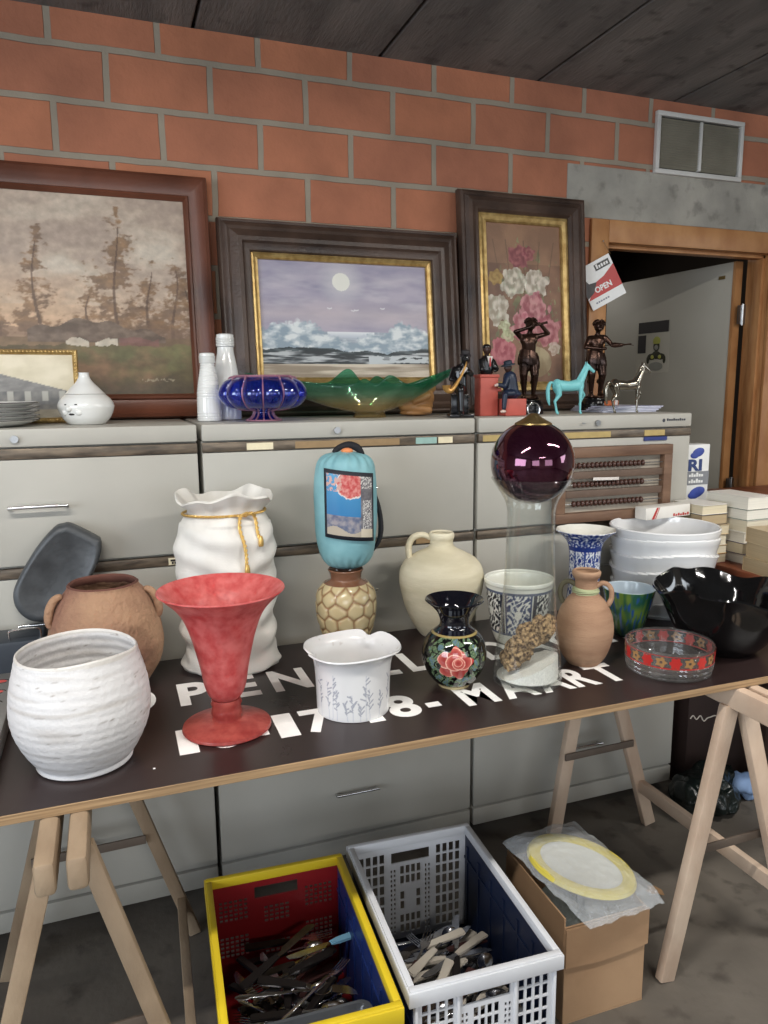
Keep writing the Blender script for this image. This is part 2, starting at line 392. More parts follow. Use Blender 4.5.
# window frames of the hall (behind and left of the camera)
M_winf = mat('window_paint', (225, 225, 222), .4, var=.03)
def win_frame(name, cx, cy, w, z0, z1, along):
    bm = NB()
    for a, b_, c, d in [(-w / 2, w / 2, z0, z0 + .06), (-w / 2, w / 2, z1 - .06, z1), (-w / 2, -w / 2 + .06, z0, z1), (w / 2 - .06, w / 2, z0, z1), (-.03, .03, z0, z1)]:
        if along == 'x': box(bm, cx + a, cx + b_, cy - .03, cy + .03, c, d)
        else: box(bm, cx - .03, cx + .03, cy + a, cy + b_, c, d)
    struct(name, bm, M_winf)
win_frame('window_4', 5.06, -.9, 1.7, 1.15, 2.3, 'y'); win_frame('window_1', -1.6, -4.52, 2.2, .8, 2.3, 'x'); win_frame('window_2', 2.2, -4.52, 2.2, .8, 2.3, 'x'); win_frame('window_3', -3.22, -.6, 2.4, .8, 2.2, 'y')

# door frame
d = thing('door_1', None, None, (0, 0, 0)); d['kind'] = 'structure'
bm = NB(); y0 = WY - .018
box(bm, OX0 - .078, OX0, y0, WY, 0, OZ + .083, .003)
box(bm, OX0, OX1 + .078, y0, WY, OZ, OZ + .083, .003)
box(bm, OX1, OX1 + .078, y0, WY, 0, OZ, .003)
obj('door_casing', bm, M_oak, d)
bm = NB()
box(bm, OX0 - .06, OX0, WY, WY + TH, 0, OZ + .03, .002); box(bm, OX1, OX1 + .06, WY, WY + TH, 0, OZ + .03, .002); box(bm, OX0, OX1, WY, WY + TH, OZ, OZ + .06, .002)
box(bm, OX0, OX0 + .012, WY + .02, WY + .07, 0, OZ, .002); box(bm, OX1 - .014, OX1, WY + .02, WY + .065, 0, OZ, .002); box(bm, OX0, OX1, WY + .02, WY + .065, OZ - .014, OZ, .002)
obj('door_jamb', bm, M_oak, d)
# leaf, opened into the room behind, hinged on the right jamb
a = math.atan2(.81, -.05)
M = Matrix.Translation((2.628, 2.632, 0)) @ Matrix.Rotation(a, 4, 'Z')
bm = NB(); box(bm, 0, .83, -.02, .02, .02, 1.968, .002, M); leaf = obj('door_leaf', bm, M_leaf, d)
bm = NB(); box(bm, -.004, .0, -.0205, .0205, .02, 1.968, 0, M); box(bm, 0, .010, .0195, .0215, .02, 1.968, 0, M); obj('leaf_edge', bm, M_oak, leaf)
bm = NB(); box(bm, .05, .085, .0215, .0235, 1.90, 1.915, 0, M); obj('closer_plate', bm, mat('brass_plate', (150, 128, 80), .4, .8), leaf)
for z in (1.74, .98, .25):
    bm = NB(); tube(bm, [(2.636, 2.602, z - .045), (2.636, 2.602, z + .045)], .008, 10)
    box(bm, 2.61, 2.636, 2.602, 2.606, z - .04, z + .04); box(bm, 2.636, 2.65, 2.598, 2.6, z - .04, z + .04)
    obj('hinge', bm, M_steel, d)
# paper poster on the leaf (leaf face local +y looks to the doorway)
M_paper = mat('poster_paper', (190, 186, 172), .6, var=.03)
po = thing('poster', 'small pale poster with black header and helmeted figure on the open grey door', 'poster', (0, 0, 0))
ML = M @ Matrix(((1, 0, 0, 0), (0, 0, 1, .0205), (0, 1, 0, 0), (0, 0, 0, 1)))    # plane (x, z) -> leaf face
def pbox(bm, x0, x1, z0, z1, t=.001, t0=0.0): box(bm, x0, x1, .0205 + t0, .0205 + t0 + t, z0, z1, 0, M)
PX = lambda y: (y - 2.632) / .998
bm = NB(); pbox(bm, .36, .585, 1.50, 1.70, .0008); obj('sheet', bm, M_paper, po)
bm = NB(); pbox(bm, .37, .575, 1.697, 1.752, .001, .0009); pbox(bm, .52, .575, 1.60, 1.688, .001, .0009); obj('header_block', bm, mat('poster_ink', (38, 33, 36), .6), po)
bm = NB()
Mf = M @ Matrix.Translation((.445, .0225, 1.60))
for c, r in [((0, 0, .03), (.022, .001, .026)), ((-.03, 0, -.02), (.03, .001, .016)), ((.03, 0, -.02), (.03, .001, .016)), ((0, 0, -.012), (.03, .001, .02)), ((.055, 0, -.035), (.01, .001, .02)), ((-.055, 0, -.035), (.01, .001, .02))]:
    ell(bm, Mf @ Vector(c), r, M.to_3x3().to_4x4(), 2)
obj('printed_figure', bm, mat('print_dark', (48, 48, 30), .6), po)
bm = NB()
for c, r in [((0, 0, .056), (.026, .0012, .022)), ((-.025, .001, -.022), (.011, .0012, .010)), ((.025, .001, -.022), (.011, .0012, .010))]:
    ell(bm, Mf @ Vector(c), r, M.to_3x3().to_4x4(), 2)
obj('printed_helmet', bm, mat('print_yellow', (176, 178, 84), .6), po)
bm = NB(); ell(bm, Mf @ Vector((0, .001, .024)), (.014, .001, .013), M.to_3x3().to_4x4(), 2); ell(bm, Mf @ Vector((0, 0, -.068)), (.05, .0008, .022), M.to_3x3().to_4x4(), 2); obj('printed_face', bm, mat('print_grey', (140, 140, 132), .6), po)

# wall vent
v = thing('vent_grille', 'white framed double ventilation grille set in the brick wall above the doorway', 'vent', (2.028, WY - .001, 2.243))
VW, VH = .425, .224
bm = NB(); 
for q in [(0, VW, 0, .017), (0, VW, VH - .017, VH), (0, .017, .017, VH - .017), (VW - .017, VW, .017, VH - .017), (VW / 2 - .006, VW / 2 + .006, .022, VH - .022)]: box(bm, q[0], q[1], -.018, 0, q[2], q[3], .002)
obj('frame', bm, mat('vent_white', (205, 203, 198), .5, var=.04), v)
bm = NB(); box(bm, .01, VW - .01, -.002, .0, .01, VH - .01); obj('backing', bm, mat('vent_dark', (60, 58, 50), .9), v)
bm = NB(); z = .028
while z < VH - .026:
    for xa, xb in [(.022, VW / 2 - .006), (VW / 2 + .006, VW - .022)]:
        box(bm, xa, xb, -.006, .006, -.0008, .0008, 0, Matrix.Translation((0, -.008, z)) @ Matrix.Rotation(-.6, 4, 'X'))
    z += .0088
obj('louvre', bm, mat('vent_louvre', (140, 135, 120), .6), v)

# fluorescent fittings on the ceiling (they show as streaks in the glossy things)
for i, (tx, ty) in enumerate(TUBES):
    t = thing('ceiling_light', ['fluorescent batten on the ceiling left of the camera', 'fluorescent batten on the ceiling right of the camera', 'fluorescent batten on the ceiling far behind the camera'][i], 'light', (tx, ty, 2.43), 0, 'fluorescent battens')
    bm = NB(); box(bm, -.62, .62, -.05, .05, .03, .08, .004); obj('housing', bm, M_winf, t)
    bm = NB(); tube(bm, [(-.58, 0, .012), (.58, 0, .012)], .013, 12); obj('tube', bm, mat('tube_glow', (255, 250, 240), .5, emis=((255, 246, 230), 6.0)), t)

# ------------------------------------------------------------------ metal drawer cabinets
M_cab = mat('cabinet_paint', (172, 169, 160), .45, scale=3, var=.06, bump=.03, vary_rough=.1)
M_cabbody = mat('cabinet_side', (160, 157, 148), .5, var=.05)
M_strip = mat('strip_metal', (84, 76, 68), .4, .5, scale=14, col2=(128, 114, 98), stretch=(1, 1, 6), vary_rough=.1)
M_chrome = mat('chrome', (215, 215, 215), .15, 1.0, var=.05)
M_stk = {k: mat('sticker_' + k, c, .6, var=.08, scale=40) for k, c in dict(cream=(224, 212, 180), aqua=(146, 178, 170), tan=(150, 124, 90), blue=(48, 60, 118), yellow=(176, 154, 100)).items()}
CX0, CW, CYF, CH = .2155, .7935, 1.9576, 1.3476
cab_labels = ['grey metal drawer cabinet at the left, under the landscape painting', 'grey metal drawer cabinet in the middle, under the moonlit sea painting', 'grey metal drawer cabinet at the right, with the wooden abacus against it']
for ci in range(3):
    x0 = CX0 + (ci - 1) * CW
    c = thing('drawer_cabinet', cab_labels[ci], 'cabinet', (x0, CYF, 0), 0, 'grey metal drawer cabinets')
    g = .006; w = CW
    bm = NB(); box(bm, g, w - g, .02, .49, .10, CH - .045, .002); box(bm, g + .0, w - g, .0, .49, .048, .105, .003); obj('body', bm, M_cabbody if ci < 2 else M_cab, c)
    bm = NB(); box(bm, g, w - g, -.004, .49, CH - .044, CH, .005); tp = obj('top_cover', bm, M_cab, c)
    bm = NB(); tube(bm, [(w / 2 + (.02 if ci == 2 else -.03), -.003, CH - .024), (w / 2 + (.02 if ci == 2 else -.03), -.012, CH - .024)], .009, 14); box(bm, w / 2 - .04, w / 2 - .028, -.013, -.012, CH - .026, CH - .022); obj('lock', bm, M_steel, tp)
    if ci == 2:
        bm = NB(); ell(bm, (w - .12, -.0045, CH - .022), (.006, .0006, .006), sub=2)
        for k in range(9): box(bm, w - .108 + k * .0085, w - .102 + k * .0085, -.0052, -.004, CH - .024, CH - (.018 if k % 3 else .016))
        obj('maker_mark', bm, mat('mark_ink', (60, 62, 70), .5), tp)
    for k in range(4):
        zt = 1.302 - .29 * k; zb = zt - .287 if k < 3 else .112
        dr = obj('drawer', (lambda b_: (box(b_, g, w - g, 0, .018, zb, zt - .028, .0035), b_)[1])(NB()), M_cab, c)
        bm = NB(); box(bm, g, w - g, -.003, .012, zt - .027, zt - .002, .002); st = obj('strip', bm, M_strip, dr)
        bm = NB(); hz = zb + .145; hx = w / 2 + .01
        tube(bm, [(hx - .062, 0, hz - .006), (hx - .062, -.022, hz), (hx - .055, -.026, hz + .002), (hx + .055, -.026, hz + .002), (hx + .062, -.022, hz), (hx + .062, 0, hz - .006)], .0045, 10, 3)
        if (ci, k) == (2, 0): bm.free()
        else: obj('handle', bm, M_chrome, dr)
        pats = {(1, 0): [(.12, .19, 'cream'), (.25, .55, 'tan'), (.60, .665, 'aqua'), (.67, .715, 'cream')], (2, 0): [(.02, .09, 'yellow'), (.3, .47, 'yellow'), (.60, .68, 'yellow')],
                (0, 1): [(.70, .77, 'cream')], (1, 1): [(.60, .71, 'tan')], (1, 2): [(.1, .2, 'cream')]}.get((ci, k), [])
        for a_, b_, kk in pats:
            bm = NB(); box(bm, a_, b_, -.0042, -.003, zt - .024, zt - .006); obj('label_holder', bm, M_stk[kk], st)
    if ci == 2:
        bm = NB(); box(bm, .60, .69, -.0045, -.0002, 1.262, 1.274); obj('blue_tape', bm, M_stk['blue'], c)
    if ci == 0:
        bm = NB(); box(bm, .705, .765, -.0050, -.0043, .997, 1.002); 
        for q in range(9): box(bm, .708 + q * .0065, .7125 + q * .0065, -.0052, -.0043, .990, .996)
        obj('sticker_print', bm, mat('ink', (50, 42, 40), .6), c)

# ------------------------------------------------------------------ trestle table
M_film = mat('film_faced_ply', (44, 33, 32), .30, scale=5, var=.12, vary_rough=.07, bump=.04, bscale=500)
M_ply = mat('ply_edge', (132, 106, 76), .7, scale=30, col2=(166, 136, 100), stretch=(.2, .2, 9))
tt = thing('plywood_board', 'long dark brown film-faced plywood board painted with white opening dates', 'board', (0, 0, .742))
bm = NB(); box(bm, -1.0, 1.74, 1.247, 1.878, 0, .0175, .001, seg=1)
obj('board', bm, M_ply, tt)
bm = NB(); box(bm, -.999, 1.739, 1.248, 1.877, .0172, .018); bd = obj('film_face', bm, M_film, tt)
M_lett = mat('white_lettering', (236, 234, 230), .55, var=.05, scale=30)
bm = NB(); I4 = Matrix.Translation((0, 0, .0185))
def word(chars, y, h, bold=.035):
    for ch, a_, b_ in chars: put_text(bm, ch, a_, b_, y, h, I4, bold)
word([('O', -.035, .059), ('P', .107, .175), ('E', .218, .285), ('N', .316, .405), ('A', .45, .55), ('L', .568, .624), ('L', .650, .712), ('E', .738, .80), ('D', .862, .95), ('A', .965, 1.06), ('G', 1.075, 1.16), ('E', 1.185, 1.245), ('N', 1.275, 1.36)], 1.575, .128); obj('opening_line', bm, M_lett, bd, smooth=0); bm = NB()
word([('1', .085, .122), ('6', .145, .205), ('-', .225, .26), ('1', .278, .318), ('7', .334, .398), ('-', .415, .445), ('1', .463, .497), ('8', .518, .587), ('-', .603, .635), ('M', .687, .768), ('A', .785, .868), ('A', .878, .960), ('R', .965, 1.030), ('T', 1.038, 1.112)], 1.350, .108)
obj('date_line', bm, M_lett, bd, smooth=0)
bm = NB(); box(bm, .035, .039, 1.315, 1.319, .0182, .0188); obj('paint_speck', bm, M_lett, bd)

M_tr1 = mat('trestle_pine', (134, 114, 92), .6, scale=5, col2=(158, 138, 114), stretch=(2, 1, 1), bump=.15, bscale=60)
M_tr2 = mat('trestle_pale', (184, 158, 136), .6, scale=5, col2=(206, 184, 162), stretch=(2, 1, 1), bump=.15, bscale=60)
M_bar = mat('spreader', (96, 84, 74), .6, var=.2)
def trestle(label, m, A, B, yn, yf, ybeam, rail_z, lw=.042):
    """A/B: (x_top, x_foot_near, x_foot_far) of the two hinged frames"""
    cx = (A[0] + B[0]) / 2
    t = thing('trestle', label, 'trestle', (cx, 1.55, 0), 0, 'wooden folding trestles')
    T = lambda x, y, z: (x - cx, y - 1.55, z)
    for s, (xt, xn, xf) in ((-1, A), (1, B)):
        bm = NB(); beam(bm, T(xt, ybeam, .7142), T(xt, 1.93, .7142), .031, .055, .008); obj('top_beam', bm, m, t)
        for y, xfoot in ((yn, xn), (yf, xf)):
            bm = NB(); zt = .735
            dx = (xt - xfoot) / .74
            beam(bm, T(xfoot, y, .0), T(xt + s * .004, y, .69), .024, lw, .003, up=(1, 0, 0.1))
            vs = [v for v in bm.verts if v.co.z < .02]
            for v in vs: v.co.z = max(v.co.z, 0)
            obj('leg', bm, m, t)
        if s < 0: continue
        zr = rail_z; f = zr / .69
        xr = lambda xf_: xf_ + (xt + s * .004 - xf_) * f
        bm = NB(); beam(bm, T(xr(xn) - s * .0, yn, zr), T(xr(xf), yf, zr), .022, .04, .003); obj('rail', bm, m, t)
    for y in (yn + .022, yf - .02):
        z = .308; f = z / .728
        bm = NB(); beam(bm, T(A[1] + (A[0] - A[1]) * f, y, z), T(B[1] + (B[0] - B[1]) * f, y, z + .003), .006, .022, .001, up=(0, 0, 1)); obj('spreader_bar', bm, M_bar, t)
trestle('pale wooden folding trestle under the right end of the table', M_tr2, (1.338, 1.19, 1.225), (1.378, 1.60, 1.60), 1.275, 1.83, 1.06, .15)
trestle('tan wooden folding trestle with rounded beam ends under the left end of the table', M_tr1, (-.134, -.325, -.325), (-.088, .100, .130), 1.235, 1.85, 1.115, .10, .031)
# ------------------------------------------------------------------ things on the table
TZ = .7605
def put(name, bm, m, label, cat, x, y, z=TZ, rz=None, group=None, smooth=50):
    o = obj(name, bm, m, None, (x, y, z), (0, 0, face_cam(x, y) if rz is None else rz), smooth)
    return tag(o, label, cat, group)
# 1 white grooved bowl vase
M_whitepot = mat('chalk_glaze', (214, 214, 216), .55, scale=9, col2=(232, 231, 230), bump=.25, bscale=60, thr=(.3, .6))
prof = [(.078, 0), (.084, .004), (.083, .012), (.0915, .022), (.106, .048), (.1165, .076), (.1215, .108), (.1195, .140), (.1145, .168), (.1075, .196), (.1035, .2148)]
P, no = vessel(prof, .0065, 12, .012)
def fw(t, r, z, i):
    k = 1
    if i < no and .02 < z < .21:
        zz = z + .004 * math.sin(t + .6) + .002 * noise.noise(Vector((math.cos(t) * 2, math.sin(t) * 2, z * 20)))
        r += .00022 * math.sin(zz * 420) + .0004 * noise.noise(Vector((zz * 75, .3, math.cos(t) * .4)))
    if i >= no: r += .0008 * math.sin(z * 330)
    z2 = z + (.0025 * math.sin(2 * t + 1) + .0015 * math.sin(3 * t)) * (z / .2148) ** 4
    return (r * math.cos(t), r * math.sin(t), z2)
bm = lathe(P, 128, fw)
o = put('bowl_vase', bm, mat('chalk_glaze_painted', attr='Col', rough=.5, bump=.2, bscale=90), 'big rounded white ceramic vase with turned grooves at the front left of the table', 'vase', -.08, 1.399)
def cw(v):
    t = math.atan2(v.y, v.x); base = (206, 204, 203)
    if noise.noise(Vector((v.x * 160, v.y * 160, v.z * 160))) > .70: return (150, 142, 135)
    g = noise.noise(Vector((t * 1.2, .1, v.z * 90)))
    g2 = abs(math.sin((v.z + .004 * math.sin(t + .6)) * 210))
    c = mix(base, (180, 175, 170), clamp((g - .15) * 2.2) * .8)
    if g2 < .07 and noise.noise(Vector((t * 3, 4, v.z * 60))) > .12 and v.z > .02: c = mix(c, (136, 128, 122), .45)
    if v.z > .211: c = mix(c, (192, 186, 176), .5)
    return c
paint_attr(o, cw)

# 2 terracotta pot with lug handles
M_terr = mat('rough_terracotta', (130, 92, 76), .85, scale=5, col2=(164, 130, 102), bump=.7, bscale=70, thr=(.35, .6))
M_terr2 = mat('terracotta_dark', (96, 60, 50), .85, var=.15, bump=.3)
x, y = -.036, 1.762
tp = thing('clay_pot', 'big rough brown terracotta pot with small lug handles behind the white grooved vase', 'pot', (x, y, TZ), face_cam(x, y))
P, no = vessel([(.080, 0), (.096, .02), (.117, .055), (.1255, .095), (.124, .125), (.117, .165), (.105, .195), (.092, .218), (.079, .235), (.0775, .2433)], .008, 8, .012)
bm = lathe(P, 96, lambda t, r, z, i: ((r + .0025 * noise.noise(Vector((math.cos(t) * 2.4, math.sin(t) * 2.4, z * 22)))) * math.cos(t), (r + .0025 * noise.noise(Vector((math.cos(t) * 2.4, math.sin(t) * 2.4, z * 22)))) * math.sin(t), z))
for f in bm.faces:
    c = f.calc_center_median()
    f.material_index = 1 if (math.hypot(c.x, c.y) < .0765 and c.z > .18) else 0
obj('pot_body', bm, [M_terr, M_terr2], tp)
for s in (-1, 1):
    a = s * 1.35; rr = .104
    bm = NB()
    pts = [(rr - .016, .0, .226), (rr - .001, 0, .222), (rr + .010, 0, .206), (rr + .015, 0, .188), (rr + .016, 0, .170), (rr + .012, 0, .158)]
    tube(bm, pts, [.007, .009, .010, .010, .009, .007], 12, 4)
    o = blend('lug_handle', bm, M_terr, tp, .003, 4); o.rotation_euler = (0, 0, a)

# 3 dark tin leaning on the cabinet, on a slate tool box
M_tin = mat('dull_tin', (62, 64, 66), .5, .3, scale=10, col2=(92, 95, 98), bump=.15, bscale=80, vary_rough=.12)
bm = NB()
out = [(-.118, 1.113), (-.100, 1.112), (-.046, 1.078), (-.036, 1.064), (-.040, 1.030), (-.066, .975), (-.105, .905), (-.128, .884), (-.165, .879), (-.205, .885), (-.232, .912), (-.240, .948), (-.228, .985), (-.185, 1.055), (-.140, 1.105)]
out = [(v.x, v.y) for v in sm([(a, b, 0) for a, b in out] + [(out[0][0], out[0][1], 0)], 4)[:-1]]
ccx = sum(p_[0] for p_ in out) / len(out); ccz = sum(p_[1] for p_ in out) / len(out); LQ = []
for s_, y_ in [(.96, .030), (1.0, .024), (1.0, .0), (.99, -.010), (.95, -.017), (.88, -.020), (.84, -.0195), (.80, -.017)]: LQ.append([bm.verts.new((ccx + (a - ccx) * s_, y_, ccz + (b - ccz) * s_)) for a, b in out])
for A_, B_ in zip(LQ, LQ[1:]):
    for i in range(len(A_)): bm.faces.new((A_[i], A_[(i + 1) % len(A_)], B_[(i + 1) % len(A_)], B_[i]))
bm.faces.new(LQ[0][::-1]); bm.faces.new(LQ[-1])
tn = obj('baking_tin', bm, M_tin, None, (0, 1.912, .006), None, 50)
tag(tn, 'dark grey D-shaped metal tin tilted on end against the left cabinet', 'tin')
tb = thing('tool_box', 'low slate grey metal box with a wire handle under the tilted tin', 'box', (-.33, 1.868, TZ))
bm = NB(); box(bm, -.25, .155, -.055, .055, 0, .112, .008); obj('body', bm, mat('slate_paint', (62, 68, 76), .45, .3, var=.1), tb)
bm = NB(); tube(bm, [(.085, -.04, .112), (.085, -.045, .132), (.10, -.046, .137), (.135, -.046, .137), (.150, -.045, .132), (.150, -.04, .112)], .0028, 8, 3); obj('wire_handle', bm, M_chrome, tb)
# 4 grey flat metal lid with printed ovals at the left edge
gl = thing('flat_metal_box', 'flat grey metal box with red oval prints at the left edge of the table', 'box', (-.40, 1.58, TZ))
bm = NB(); box(bm, -.25, .172, -.24, .24, 0, .04, .004); obj('case', bm, mat('box_grey', (138, 138, 136), .45, .3, var=.07), gl)
bm = NB(); box(bm, .158, .174, -.242, -.226, .004, .044, .004); obj('corner_clip', bm, mat('brass_clip', (170, 150, 110), .4, .8), gl)
bm = NB(); bm2 = NB()
for k in range(7):
    cy = -.19 + k * .062
    for cx in (.135, .05, -.03):
        b2_ = len(bm.verts); lathe([(.0, .0003), (.014, .0003)], 20, None, True, bm); bm.verts.ensure_lookup_table()
        for v in bm.verts[b2_:]: v.co = Vector((cx + v.co.x * 1.15, cy + v.co.y * .7, .0403))
        tube(bm2, [(cx + .018 * math.cos(a_) * 1.15, cy + .011 * math.sin(a_), .0404) for a_ in [i * .5 for i in range(12)]], .0011, 5)
obj('red_ovals', bm, mat('print_red', (196, 84, 80), .6), gl, smooth=0); obj('black_curls', bm2, mat('print_black', (40, 36, 36), .6), gl)

# 5 white ceramic sack vase with gold cord
M_sack = mat('white_biscuit', (212, 208, 200), .45, scale=10, col2=(228, 225, 218), bump=.0)
nt = M_sack.node_tree; wv = nt.nodes.new('ShaderNodeTexChecker'); wv.inputs['Scale'].default_value = 260
tc = nt.nodes.new('ShaderNodeTexCoord'); nt.links.new(tc.outputs['Object'], wv.inputs['Vector'])
bp = nt.nodes.new('ShaderNodeBump'); bp.inputs['Strength'].default_value = .8; bp.inputs['Distance'].default_value = .002
nt.links.new(wv.outputs['Fac'], bp.inputs['Height']); nt.links.new(bp.outputs[0], nt.nodes['Principled BSDF'].inputs['Normal'])
x, y = .247, 1.79
sk = thing('sack_vase', 'tall white ceramic vase shaped like a tied sack with a gold cord', 'vase', (x, y, TZ), face_cam(x, y))
prof = [(.106, 0), (.112, .008), (.108, .03), (.111, .06), (.117, .09), (.112, .125), (.116, .16), (.119, .20), (.1135, .235), (.118, .27), (.120, .31), (.113, .345), (.1005, .372), (.0915, .386), (.0945, .398), (.104, .410), (.1165, .4237)]
P, no = vessel(prof, .006, 8, .012)
def fs(t, r, z, i):
    u = z / .4237
    n_ = noise.noise(Vector((math.cos(t) * 1.3, math.sin(t) * 1.3, z * 11)))
    r += (.007 * n_ + .0035 * noise.noise(Vector((math.cos(t) * 3, math.sin(t) * 3, z * 34 + 5)))) * (1 if i < no else .5)
    r += .0034 * math.sin(z * 95 + 2.2 * math.sin(t * 2 + 1)) * (u < .85)
    pl = math.sin(t * 13 + 2 * math.sin(t * 2)) * .5 + math.sin(t * 7 + 1) * .5
    if u > .8: r += pl * .0045 * (u - .8) / .2
    ears = (abs(math.sin(t)) ** 14) * .016 * max(0, 1 - z / .035) if i < no else 0
    r += ears
    z += (.0085 * math.sin(t * 3 + .8) + .004 * math.sin(t * 8)) * max(0, (u - .9) / .1) + (.01 * abs(math.sin(t)) ** 8) * max(0, 1 - z / .03)* (i > 1 and i < no)
    return (r * math.cos(t) * .88, r * math.sin(t), z)
bm = lathe(P, 144, fs); obj('vase_body', bm, M_sack, sk, smooth=60)
M_gold = mat('gold_lustre', (214, 176, 104), .35, .8, var=.15)
bm = NB()
for ph in (0, PI):
    pts = []
    for k in range(260):
        t = 2 * PI * k / 260; q = k / 260 * 2 * PI * 46 + ph; R = .0975
        pts.append(((R + .0018 * math.cos(q)) * math.cos(t) * .9, (R + .0018 * math.cos(q)) * math.sin(t), .386 + .0018 * math.sin(q) + .002 * math.sin(t + .5)))
    tube(bm, pts, .0019, 6, closed=True)
obj('gold_cord', bm, M_gold, sk)
bm = NB()
def rope(bm, pts, r, tw=500):
    P_ = sm(pts, 10)
    for ph in (0, PI):
        q = [Vector((p.x + r * .6, p.y + r * .8 * math.cos(i * .9 + ph), p.z + r * .8 * math.sin(i * .9 + ph))) for i, p in enumerate(P_)]
        tube(bm, q, r, 7)
rope(bm, [(.080, .046, .386), (.084, .052, .392), (.084, .036, .382), (.094, .034, .355), (.101, .042, .325), (.103, .046, .295), (.104, .046, .272)], .0026)
rope(bm, [(.080, .046, .386), (.080, .060, .392), (.072, .070, .380), (.078, .074, .350), (.083, .078, .333)], .0026)
obj('cord_tail', bm, M_gold, sk)
bm = NB()
for c in [((.104), .047, .262), (.086, .081, .325)]:
    lathe_p = [(0, .014), (.004, .012), (.006, .004), (.0065, -.006), (.0055, -.012), (0, -.013)]
    b2 = len(bm.verts); lathe(lathe_p, 14, None, True, bm); bm.verts.ensure_lookup_table()
    for v in bm.verts[b2:]: v.co += Vector(c)
obj('tassel', bm, M_gold, sk)

# 6 red frosted glass goblet vase
M_red = mat('red_frosted_glass', (206, 78, 78), .34, scale=45, col2=(232, 132, 128), trans=.40, ior=1.3, thr=(.3, .7), bump=.12, bscale=90, detail=3)
x, y = .186, 1.438
gv = thing('goblet_vase', 'flared red frosted glass vase on a stem and round foot', 'vase', (x, y, TZ), face_cam(x, y))
P, no = vessel([(.024, .0625), (.034, .074), (.0415, .095), (.0475, .130), (.055, .165), (.064, .200), (.0755, .232), (.089, .254), (.106, .272), (.124, .288)], .0032, 8, .010)
bm = lathe(P, 96); obj('bowl', bm, M_red, gv)
bm = lathe([(0, .022), (.030, .022), (.0285, .028), (.031, .034), (.0295, .041), (.028, .047), (.031, .054), (.0285, .0635), (0, .0635)], 64); M_red2 = mat('red_glass_foot', (168, 66, 62), .3, scale=45, col2=(198, 98, 88), trans=.45, ior=1.3, bump=.12, bscale=90); obj('stem', bm, M_red2, gv)
bm = lathe([(0, .001), (.084, 0), (.0885, .004), (.087, .009), (.060, .017), (.036, .0225), (0, .0225)], 96); obj('foot', bm, M_red2, gv)

# 7 white frilly pot with grey sprigs
x, y = .453, 1.435
P, no = vessel([(.0765, 0), (.0775, .01), (.0785, .05), (.0800, .085), (.0825, .108), (.0885, .125), (.1035, .1373)], .0035, 10, .008)
def ff(t, r, z, i):
    u = max(0, (z - .105) / .035); d = abs((t - 5.65 + PI) % (2 * PI) - PI)
    d2 = abs((t - 3.75 + PI) % (2 * PI) - PI)
    n1 = math.exp(-(d / .18) ** 2)
    dip = math.exp(-(((t - 2.72 + PI) % (2 * PI) - PI) / .16) ** 2) + math.exp(-(((t + 1.25 + PI) % (2 * PI) - PI) / .10) ** 2)
    r -= u * .012 * dip; z -= u * .010 * dip - u * .003 * math.sin(3 * t)
    return (r * math.cos(t), r * math.sin(t), z)
bm = lathe(P, 150, ff)
o = put('frilled_pot', bm, mat('white_glaze_sprigs', attr='Col', rough=.25, coat=.3), 'white glazed cylindrical pot with a wide frilled rim and grey grass sprigs', 'flowerpot', x, y)
def seg_d(px, pz, ax, az, bx, bz):
    dx, dz = bx - ax, bz - az; t = clamp(((px - ax) * dx + (pz - az) * dz) / (dx * dx + dz * dz + 1e-12))
    return math.hypot(px - ax - t * dx, pz - az - t * dz)
random.seed(4); sprigs = []
for sx, h_ in [(-.055, .085), (-.046, .10), (-.035, .07), (-.012, .045), (.0, .06), (.015, .035), (.028, .10), (.036, .07), (.060, .06), (-.08, .09), (.09, .09), (.12, .06), (-.12, .07)]:
    b_ = (sx, .003); tp_ = (sx + random.uniform(-.006, .006), h_); sprigs.append((*b_, *tp_, .0005))
    for k in range(7):
        f = .35 + .09 * k; a_ = random.uniform(.3, 1.2) * random.choice((-1, 1)); L_ = random.uniform(.006, .013)
        px = b_[0] + (tp_[0] - b_[0]) * f; pz = b_[1] + (tp_[1] - b_[1]) * f
        sprigs.append((px, pz, px + L_ * math.sin(a_), pz + L_ * math.cos(a_), .0009))
def cf(v):
    t = math.atan2(v.y, v.x); r = math.hypot(v.x, v.y); s = t * .08
    c = (214, 213, 212)
    if r > .076 and v.z < .11:
        for ax, az, bx, bz, w in sprigs:
            if seg_d(s, v.z, ax, az, bx, bz) < w + .0006: c = (160, 162, 170) if w > .0006 else (196, 197, 202)
    elif noise.noise(Vector((v.x * 90, v.y * 90, v.z * 90))) > .55: c = (196, 192, 188)
    return c
# finer mesh so the sprigs read
bm = bmesh.new(); bm.from_mesh(o.data); bmesh.ops.subdivide_edges(bm, edges=[e for e in bm.edges if all(v.co.z < .112 and math.hypot(v.co.x, v.co.y) > .0755 and v.co.x > 0 for v in e.verts)], cuts=2, use_grid_fill=True); bm.to_mesh(o.data); bm.free()
for p_ in o.data.polygons: p_.use_smooth = True
paint_attr(o, cf)

